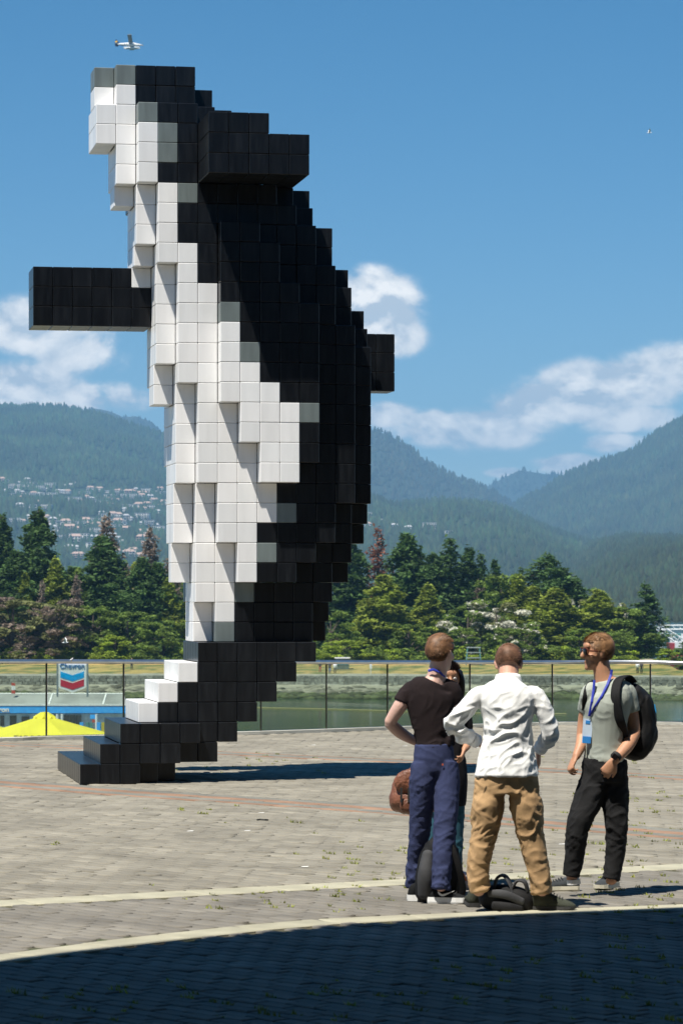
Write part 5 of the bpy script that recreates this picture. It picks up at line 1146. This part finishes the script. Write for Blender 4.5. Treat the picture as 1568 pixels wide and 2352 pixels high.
def wsw(p): v = V0 - (p.z - CH) * F / p.y; return .35 + .95 * math.exp(-((v - 1690) / 55) ** 2) + .35 * sstep(1720, 1770, v) + (.6 if abs((p.x * F / p.y + U0) - 1165) > 75 else 0)
shirt2 = fuse(mb, 'shirt', ws, m2_, .0075, 2, folds(.0125, [(1, 0, .55), (1, .1, .12), (.9, 0, .9)], 13, wsw, 4, .16))
mb = MB()
for k_c, (ro, zo) in enumerate(((.078, 0), (.072, .036))): pass
cc_ = K(1166, 1560, .045); vs = []
for zz_, rr_ in ((-.016, .088), (.006, .083), (.026, .076), (.020, .070)):
    for w in range(24):
        a = w * math.pi / 12; vs.append(cc_ + Vector((rr_ * math.cos(a) * 1.02, rr_ * math.sin(a) * .95 + .01, zz_ + .016 * -math.sin(a))))
mb.add(vs, [(s_ * 24 + w, s_ * 24 + (w + 1) % 24, (s_ + 1) * 24 + (w + 1) % 24, (s_ + 1) * 24 + w) for s_ in range(3) for w in range(24)]); part(mb, 'collar', ws, shirt2, smooth=True)
for a, b in ((K(1080, 1695, .085), K(1095, 1703, .12)), (K(1244, 1712, .155), K(1239, 1721, .19))): mb = MB(); mb.tube([a, b], [.047, .045], 16); part(mb, 'cuff', ws, shirt2, smooth=True)
khaki = cloth('khaki_cotton', (.50, .32, .165), .10)
trouser(m2_, khaki, [([K(1163, 1752), K(1163, 1785), K(1163, 1822)], [(.165, .105), (.200, .130), (.212, .13)]),
    ([K(1135, 1785), K(1121, 1845), K(1112, 1910), K(1101, 1965), K(1098, 2010), K(1102, 2048)], [(.06, .08), (.104, .118), (.088, .09), (.076, .08), (.070, .075), (.062, .07)]),
    ([K(1195, 1785), K(1206, 1845), K(1217, 1910), K(1228, 1965), K(1238, 2010), K(1244, 2052)], [(.06, .08), (.106, .118), (.088, .09), (.078, .08), (.070, .075), (.064, .07)])], D2, 7, .0085, fr=16)
mb = MB(); mb.box(K(1105, 1786, -.125), (.03, .004, .008)); part(mb, 'pocket_slit', m_lace, m2_)
a = G(1088, 2084); shoe(m2_, a, (-.05, 1, 0), (m_gshoe, m_bsole, m_lace), .29, .115, .028, high=.01)
a = G(1226, 2090); shoe(m2_, a - Vector((.01, 0, 0)), (.96, -.10, 0), (m_gshoe, m_bsole, m_lace), .275, .125, .028, high=.015)

# ---- man in the pale T-shirt, turned to the left, with sunglasses
D3 = 21.2; L3 = lambda u, v, d=0: P(u, v, D3 + d)
m3_ = empty('person', G(1345, 2050), 'man in pale green T-shirt with sunglasses and lanyard looking left, hand in pocket', 'person')
fd = Vector((-.62, -.78, 0)); sd3 = (.78, -.62, 0)
mb = MB()
limb(mb, [L3(1388, 1755), L3(1387, 1700), L3(1392, 1620), L3(1395, 1580), L3(1390, 1560)], [(.09, .06), (.11, .08), (.14, .09), (.13, .08), (.06, .06)], side=sd3)
limb(mb, [L3(1389, 1570, .0), L3(1383, 1548, .0), L3(1378, 1518, .0)], [(.072, .07), (.062, .064), (.058, .062)], m=4)
c3 = L3(1372, 1499); f3_ = (-.97, -.22, -.05)
head(mb, c3, f3_, (-.04, 0, 1), 1.0)
limb(mb, [L3(1435, 1592, .0), L3(1448, 1640, .02), L3(1456, 1684, .0)], [.056, .052, .042]); limb(mb, [L3(1456, 1684), L3(1438, 1715, -.08), L3(1411, 1746, -.17)], [.043, .044, .030])
limb(mb, [L3(1352, 1598, -.02), L3(1342, 1650, .05), L3(1336, 1690, .05)], [.05, .046, .040]); limb(mb, [L3(1336, 1690, .05), L3(1333, 1712, .0), L3(1322, 1738, -.06)], [.040, .038, .028])
hand(mb, L3(1409, 1748, -.17), (-.55, .05, -.75), (.1, 1, .1), 1.02, .55, thumb=1); hand(mb, L3(1321, 1738, -.06), (-.45, -.2, -.9), (.85, .3, -.4), 1.02, .75, thumb=-1)
for a in ([L3(1368, 1790, .0), L3(1330, 1895, -.08), L3(1312, 2020, -.05)], [L3(1405, 1790, .03), L3(1414, 1900, -.03), L3(1402, 2025, -.05)]): limb(mb, a, [.05, .045, .038])
fuse(mb, 'body', sk3, m3_, .0065, 2)
hair(m3_, c3, f3_, (-.04, 0, 1), 1.0, h_blond, 9, .012, nape=-.055, topv=1.0, front=.060)
mb = MB()
limb(mb, [L3(1386, 1752), L3(1385, 1715), L3(1388, 1665), L3(1391, 1620), L3(1396, 1590), L3(1390, 1562)], [(.148, .118), (.142, .115), (.152, .130), (.172, .148), (.170, .12), (.082, .078)], side=sd3, n=24, round_end=False)
limb(mb, [L3(1412, 1576), L3(1434, 1590), L3(1442, 1612, .01), L3(1446, 1634, .02)], [.060, .072, .070, .070], round_end=False)
limb(mb, [L3(1366, 1580), L3(1355, 1592, -.02), L3(1348, 1616, .02), L3(1345, 1634, .04)], [.055, .064, .062, .060], round_end=False)
gt = cloth('sage_jersey', (.39, .42, .37), .06, .2)
def gw(p): v = V0 - (p.z - CH) * F / p.y; return .35 + 1.0 * sstep(1630, 1680, v)
gtee = fuse(mb, 'shirt', gt, m3_, .0075, 2, folds(.011, [(1, 0, -.15), (1, 0, -.35)], 15, gw, 11, .16))
blk = cloth('black_denim', (.017, .017, .018), .25)
trouser(m3_, blk, [([L3(1389, 1742), L3(1388, 1765), L3(1388, 1795)], [(.148, .125), (.155, .132), (.150, .128)]),
    ([L3(1367, 1785, -.0), L3(1350, 1835, -.03), L3(1328, 1895, -.08), L3(1318, 1960, -.06), L3(1311, 2012, -.05)], [(.10, .105), (.098, .10), (.080, .084), (.066, .07), (.058, .066)]),
    ([L3(1408, 1785, .02), L3(1411, 1840, .0), L3(1415, 1900, -.03), L3(1412, 1960, -.03), L3(1402, 2020, -.05)], [(.10, .105), (.092, .10), (.074, .08), (.066, .07), (.056, .066)])], D3, 13, .009)
shoe(m3_, G(1328, 2046) + Vector((0, .02, 0)), (-.93, -.18, 0), (m_cshoe, m_csole, m_lace), .28, .10, .034)
mb = MB(); mb.tube([L3(1316, 2020, -.05) , L3(1317, 2031, -.05)], .047, 12); part(mb, 'sock', m_sole, m3_)
shoe(m3_, G(1409, 2036) + Vector((0, 0, 0)), (-.42, -.90, 0), (m_cshoe, m_csole, m_lace), .30, .115, .036, wd=1.12)
B3 = basis(f3_, (-.04, 0, 1)); q3 = lambda x, y, z: c3 + B3 @ Vector((x, y, z))
sgm = material('amber_frame', (.12, .03, .015), .25); lens = material('dark_lens', (.01, .008, .008), .05)
sgl = None
mb = MB()
for k in (-1, 1):
    mb.tube([q3(.066 * k, .088, .018), q3(.076 * k, .05, .014), q3(.079 * k, .0, .008)], [(.006, .0025), (.005, .0025), (.004, .0025)], 6, side=(0, 0, 1))
    pts = [q3(.036 * k + .033 * math.cos(a), .108 - .020 * abs(math.cos(a)), .012 + .027 * math.sin(a)) for a in np.linspace(0, 2 * math.pi, 15)]; mb.tube(pts, .0052, 6)
mb.tube([q3(-.01, .108, .022), q3(.01, .108, .022)], .003, 6); sgl = part(mb, 'sunglasses', sgm, m3_)
for k in (-1, 1): mb = MB(); mb.ball(q3(.036 * k, .100, .012), (.033, .012, .027), 14, 8, rot=B3); part(mb, 'lens', lens, sgl, smooth=True)
# lanyard and badge
def on_surf(o, u, v, lift, dflt=21.1):
    """point of garment o that shows at (u, v), lifted towards the eye"""
    off = Vector((0, 0, 0)); q = o
    while q is not None: off += q.location; q = q.parent
    org = Vector((0, 0, CH)); d = (P(u, v, 10) - org).normalized(); ok, loc, nrm, _ = o.ray_cast(org - off, d)
    return (loc + off - d * lift) if ok else P(u, v, dflt)
mb = MB()
for pl in ([(1404, 1538), (1402, 1550), (1394, 1572), (1380, 1600), (1366, 1622), (1353, 1645)], [(1364, 1562), (1362, 1585), (1358, 1612), (1352, 1645)]):
    pts = [on_surf(gtee, u, v, .012, 21.12) for u, v in pl]; mb.tube(pts, [(.0085, .0022)] * len(pts), 6, side=(1, 0, .3))
lan = part(mb, 'lanyard', blue_l, m3_)
mbw = material('badge_card', (.62, .74, .88), .35); mbb = material('badge_blue', (.04, .24, .62), .35)
Bb = Matrix.Rotation(R(-12), 3, 'Z') @ Matrix.Rotation(R(4), 3, 'Y')
bc = on_surf(gtee, 1347, 1668, .03); bc = Vector((L3(1345.5, 1680).x, bc.y, L3(1345.5, 1678).z)); mb = MB(); mb.box(bc, (.064, .004, .165), rot=Bb); bd = part(mb, 'badge', mbw, lan)
mb = MB(); mb.box(bc + Vector((-.004, -.004, -.058)), (.056, .003, .045), rot=Bb); mb.box(bc + Vector((.004, -.004, .06)), (.030, .003, .022), rot=Bb); bq = MB(); bq.v, bq.f, bq.m, bq.c = mb.v, mb.f, mb.m, mb.c; part(bq, 'badge_print', mbb, lan)
mb = MB(); Bw = Matrix.Rotation(0, 3, 'Z'); wc = L3(1411, 1741, -.175); dv = (L3(1438, 1715, -.08) - L3(1411, 1746, -.17)).normalized()
mb.tube([wc + dv * .003, wc + dv * .028], .0365, 16); wt = part(mb, 'watch', m_lace, m3_, smooth=True); mb = MB(); mb.box(wc + dv * .016 + Vector((-.012, -.036, .0)), (.036, .010, .036), rot=Matrix.Rotation(R(38), 3, 'Y')); part(mb, 'watch_face', lens, wt)

# ---- woman standing behind the first man
D4 = 21.75; W4 = lambda u, v, d=0: P(u, v, D4 + d)
m4_ = empty('person', G(1032, 2035), 'dark haired woman in black top and teal jeans, mostly hidden behind the black shirted man', 'person')
mb = MB(); c4 = W4(1030, 1560); 
limb(mb, [W4(1028, 1790), W4(1028, 1710), W4(1028, 1650), W4(1029, 1620), W4(1030, 1605)], [(.13, .09), (.10, .08), (.12, .085), (.11, .07), (.05, .05)])
limb(mb, [W4(1030, 1612), W4(1030, 1590, -.01), W4(1030, 1572, -.0)], [.05, .046, .046], m=3); f4_ = (.10, -.97, -.1); head(mb, c4, f4_, (0, 0, 1), .95)
limb(mb, [W4(990, 1622), W4(984, 1665), W4(990, 1700)], [.036, .034, .03]); limb(mb, [W4(990, 1700), W4(985, 1730, -.06), W4(965, 1760, -.1)], [.03, .028, .022])
limb(mb, [W4(1062, 1622), W4(1072, 1668, .03), W4(1070, 1700)], [.036, .034, .03]); limb(mb, [W4(1070, 1700), W4(1072, 1712, -.08), W4(1066, 1722, -.14)], [.03, .028, .022])
hand(mb, W4(965, 1760, -.1), (-.2, -.1, -1), (1, 0, 0), .85, .7); hand(mb, W4(1066, 1722, -.14), (-.3, -.5, -.8), (-1, 0, 0), .85, .5)
for a in ([W4(1010, 1800), W4(1000, 1920), W4(1002, 2030)], [W4(1045, 1800), W4(1046, 1920), W4(1046, 2030)]): limb(mb, a, [.07, .048, .036])
fuse(mb, 'body', sk3, m4_, .007, 2)
B4 = basis(f4_); q4 = lambda x, y, z: c4 + B4 @ (Vector((x, y, z)) * .95)
hair(m4_, c4, f4_, (0, 0, 1), .95, h_black, 13, .016, nape=-.10, front=.062)
for k in (-1, 1): mb = MB(); limb(mb, [q4(.07 * k, -.02, .05), q4(.088 * k, -.01, -.02), q4(.09 * k, -.02, -.12), q4(.08 * k, -.02, -.2)], [(.03, .02), (.03, .022), (.028, .02), (.015, .012)]); part(mb, 'hair_length', h_black, m4_, smooth=True)
me_ = material('eye_white', (.7, .68, .65), .3); mi_ = material('iris', (.05, .03, .02), .2)
for k in (-1, 1): mb = MB(); mb.ball(q4(.031 * k, .083, .015), .012, 10, 8); ey = part(mb, 'eye', me_, m4_, smooth=True); mb = MB(); mb.ball(q4(.031 * k, .0915, .015), .006, 8, 6); part(mb, 'iris', mi_, ey, smooth=True)
mb = MB(); limb(mb, [W4(1030, 1850, 0), W4(1031, 1790, 0), W4(1028, 1730), W4(1028, 1690), W4(1028, 1650), W4(1029, 1618), W4(1030, 1602)], [(.118, .11), (.128, .125), (.118, .11), (.108, .10), (.13, .11), (.13, .09), (.06, .06)], n=20, round_end=False)
limb(mb, [W4(998, 1617), W4(986, 1650), W4(987, 1700)], [.05, .045, .04], round_end=False); limb(mb, [W4(1056, 1617), W4(1070, 1655, .02), W4(1070, 1702)], [.05, .045, .04], round_end=False)
fuse(mb, 'top', cloth('black_jacket', (.010, .010, .013)), m4_, .009, 3, folds(.008, [(1, 0, .3)], 16, None, 21))
mb = MB(); limb(mb, [W4(1012, 1800), W4(1004, 1920), W4(1004, 2025)], [.085, .062, .05], round_end=False); limb(mb, [W4(1043, 1800), W4(1043, 1920), W4(1044, 2025)], [.085, .062, .05], round_end=False)
fuse(mb, 'jeans', cloth('teal_denim', (.035, .11, .155), .25), m4_, .009, 2, folds(.010, [(1, 0, .2)], 16, None, 22))
for u in (1004, 1044): shoe(m4_, G(u, 2022), (.05, -1, 0), (m_bshoe, m_bsole, m_lace), .25, .09, .025)

# ================================================================== BAGS
m_bag = cloth('black_nylon', (.012, .012, .013), .2, .3, .6); m_bag2 = cloth('charcoal_nylon', (.055, .056, .060), .2, .3, .6); m_leath = material('brown_leather', (.20, .075, .04), .5, .35, 8, .4, 60); m_cord = material('blue_cord', (.02, .30, .65), .5)
# worn backpack
bp_ = empty('backpack', L3(1470, 1744, .12), 'black backpack with blue cords worn by the man in the pale T-shirt', 'backpack')
mb = MB(); sdb = (.55, .83, 0)
limb(mb, [L3(1452, 1728, .12), L3(1460, 1700, .13), L3(1464, 1655, .14), L3(1457, 1610, .12), L3(1446, 1582, .08)], [(.085, .12), (.11, .14), (.115, .14), (.10, .13), (.06, .09)], side=(.83, .55, 0), n=20)
fuse(mb, 'main_bag', m_bag, bp_, .009, 3, folds(.010, [(0, .3, 1), (.5, 0, 1)], 14, None, 31))
mb = MB(); limb(mb, [L3(1478, 1722, .17), L3(1486, 1685, .19), L3(1484, 1645, .18)], [(.035, .08), (.045, .10), (.03, .07)], side=(.83, .55, 0)); fuse(mb, 'front_pocket', m_bag2, bp_, .008, 3, folds(.006, [(0, 0, 1)], 18, None, 32))
mb = MB(); mb.tube([tuple(x) for x in crom([L3(1452, 1568, .06), L3(1437, 1553, -.01), L3(1420, 1562, -.09), L3(1413, 1590, -.145), L3(1415, 1625, -.155), L3(1425, 1665, -.13), L3(1437, 1705, -.02), L3(1450, 1722, .08)], 6)], [(.034, .007)] * 43, 8, side=(.9, -.2, .1)); part(mb, 'shoulder_strap', m_bag, bp_, smooth=True)
mb = MB(); mb.tube([tuple(x) for x in crom([L3(1420, 1570, .12), L3(1378, 1562, .06), L3(1356, 1572, -.03), L3(1346, 1600, -.07), L3(1344, 1630, -.02)], 6)], [(.028, .006)] * 25, 8, side=(.9, .2, .1)); part(mb, 'shoulder_strap', m_bag, bp_, smooth=True)
for pts in ([L3(1484, 1650, .12), L3(1487, 1668, .10), L3(1485, 1685, .10)], [L3(1487, 1652, .12), L3(1490, 1664, .1), L3(1489, 1678, .1)], [L3(1485, 1693, .1), L3(1489, 1700, .1), L3(1484, 1703, .1)], [L3(1502, 1618, .2), L3(1505, 1635, .2), L3(1502, 1652, .2)]):
    mb = MB(); mb.tube(pts, .0045, 6); part(mb, 'cord', m_cord, bp_)
# tall backpack standing on the ground
b2 = G(1010, 2068); bk2 = empty('backpack', b2, 'tall black backpack standing on the paving between the first man\'s feet', 'backpack'); Q = lambda u, v, d=0: P(u, v, 20.66 + d)
mb = MB(); limb(mb, [Q(1006, 2060, .09), Q(1008, 2020, .08), Q(1010, 1970, .07), Q(1012, 1935, .06), Q(1012, 1918, .06)], [(.150, .065), (.160, .08), (.140, .075), (.095, .06), (.05, .04)], n=22); fuse(mb, 'main_bag', m_bag, bk2, .009, 3, folds(.009, [(0, 0, 1), (.4, 0, 1)], 13, None, 33))
mb = MB(); limb(mb, [Q(976, 2056, .01), Q(977, 2010, -.01), Q(983, 1960, .01)], [(.05, .035), (.055, .045), (.04, .03)]); fuse(mb, 'front_pocket', m_bag2, bk2, .008, 3)
mb = MB(); mb.tube([tuple(x) for x in crom([Q(1012, 1922, .0), Q(1036, 1945, -.03), Q(1052, 1990, -.03), Q(1062, 2040, .0), Q(1058, 2064, .02)], 6)], [(.022, .006)] * 25, 8, side=(1, 0, 0)); part(mb, 'shoulder_strap', m_bag, bk2, smooth=True)
mb = MB(); mb.tube([tuple(x) for x in crom([Q(1002, 1926, .0), Q(1004, 1900, .02), Q(1018, 1898, .03), Q(1022, 1924, .02)], 6)], .010, 8); part(mb, 'grab_handle', m_bag, bk2, smooth=True)
# camera bag lying by the white shirted man
b3 = G(1165, 2090); bk3 = empty('shoulder_bag', b3, 'black shoulder bag with padded strap lying between the khaki man\'s shoes', 'bag'); T = lambda u, v, d=0: P(u, v, 20.15 + d)
mb = MB(); limb(mb, [T(1116, 2066, .12), T(1135, 2062, .1), T(1168, 2066, .08), T(1200, 2072, .08), T(1217, 2078, .09)], [(.07, .065), (.082, .088), (.088, .095), (.082, .085), (.055, .05)], side=(0, 1, 0), n=20)
fuse(mb, 'main_bag', m_bag, bk3, .008, 3, folds(.008, [(1, 0, -.2)], 15, None, 34))
mb = MB(); limb(mb, [T(1122, 2052, .0), T(1160, 2055, -.03), T(1200, 2072, -.02)], [(.015, .026), (.018, .03), (.014, .026)], side=(0, 1, 0)); fuse(mb, 'padded_lid', m_bag2, bk3, .007, 3)
mb = MB(); limb(mb, [T(1130, 2080, -.02), T(1165, 2084, -.03), T(1198, 2088, -.02)], [(.015, .03), (.02, .034), (.014, .026)], side=(0, 1, 0)); fuse(mb, 'front_pocket', m_bag, bk3, .007, 3)
for pts, w in (([T(1134, 2052, .06), T(1140, 2018, .05), T(1158, 2012, .06), T(1172, 2032, .04), T(1178, 2052, .03)], .036), ([T(1172, 2050, .04), T(1186, 2024, .05), T(1204, 2026, .05), T(1212, 2050, .06)], .032)):
    mb = MB(); cc2 = crom(pts, 6); mb.tube([tuple(x) for x in cc2], [(w, .010)] * len(cc2), 8, side=(.3, .9, .1)); part(mb, 'strap', m_bag2, bk3, smooth=True)
# brown leather bag held behind the first man
b4 = P(935, 1868, 21.45); bk4 = empty('leather_bag', b4, 'brown leather bag hanging behind the first man\'s left hip', 'bag'); Y = lambda u, v, d=0: P(u, v, 21.45 + d)
mb = MB(); limb(mb, [Y(917, 1800), Y(935, 1798), Y(965, 1798), Y(995, 1802)], [(.06, .055), (.09, .085), (.09, .085), (.06, .06)], side=(0, 1, 0), n=20); limb(mb, [Y(909, 1838), Y(930, 1836), Y(965, 1836), Y(1000, 1838)], [(.08, .085), (.115, .105), (.115, .105), (.07, .08)], side=(0, 1, 0), n=20); limb(mb, [Y(918, 1800), Y(912, 1838)], [(.05, .06), (.06, .07)]); fuse(mb, 'main_bag', m_leath, bk4, .009, 2, folds(.007, [(0, 0, 1), (1, 0, 1)], 12, None, 35, .3))
mb = MB(); limb(mb, [Y(914, 1806, -.08), Y(935, 1796, -.10), Y(965, 1794, -.10)], [(.03, .06), (.035, .085), (.03, .08)], side=(0, 1, 0)); fuse(mb, 'flap', m_leath, bk4, .008, 2, folds(.006, [(0, 0, 1)], 18, None, 36))
mb = MB(); limb(mb, [Y(922, 1848, -.125), Y(940, 1850, -.13)], [(.02, .045), (.02, .05)], side=(0, 1, 0)); fuse(mb, 'side_pocket', m_leath, bk4, .007, 2)
for u_ in (921, 938): mb = MB(); mb.box(Y(u_, 1826, -.15), (.014, .006, .10)); part(mb, 'buckle_strap', m_lace, bk4)
mb = MB(); cc2 = crom([Y(934, 1790), Y(945, 1765), Y(975, 1762), Y(1000, 1790)], 6); mb.tube([tuple(x) for x in cc2], .012, 8); part(mb, 'handle', m_leath, bk4, smooth=True)
# carrier bag
b5 = P(1069, 2041, 21.3); b5.z = 0; bk5 = empty('carrier_bag', b5, 'small orange and white bag on the ground behind the black backpack', 'bag'); mo = material('orange_paper', (.75, .18, .03), .6); mpw = material('pink_white_paper', (.8, .66, .62), .6)
mb = MB(); Z = lambda u, v, d=0: P(u, v, 21.35 + d); limb(mb, [Z(1062, 2032), Z(1064, 2016), Z(1059, 2004)], [(.045, .05), (.05, .045), (.02, .02)]); limb(mb, [Z(1072, 2034), Z(1078, 2026), Z(1080, 2018)], [(.045, .05), (.03, .045), (.015, .02)]); fuse(mb, 'bag_body', mpw, bk5, .007, 2, folds(.008, [(0, 0, 1)], 20, None, 37))
mb = MB(); mb.prism([(1060, 2008), (1068, 2012), (1076, 2030), (1066, 2032)], (D3 / F, 0, 0), (0, 0, -D3 / F), (0, -1, 0), P(0, 0, 21.28) * 1.0, .006); part(mb, 'printed_panel', mo, bk5)
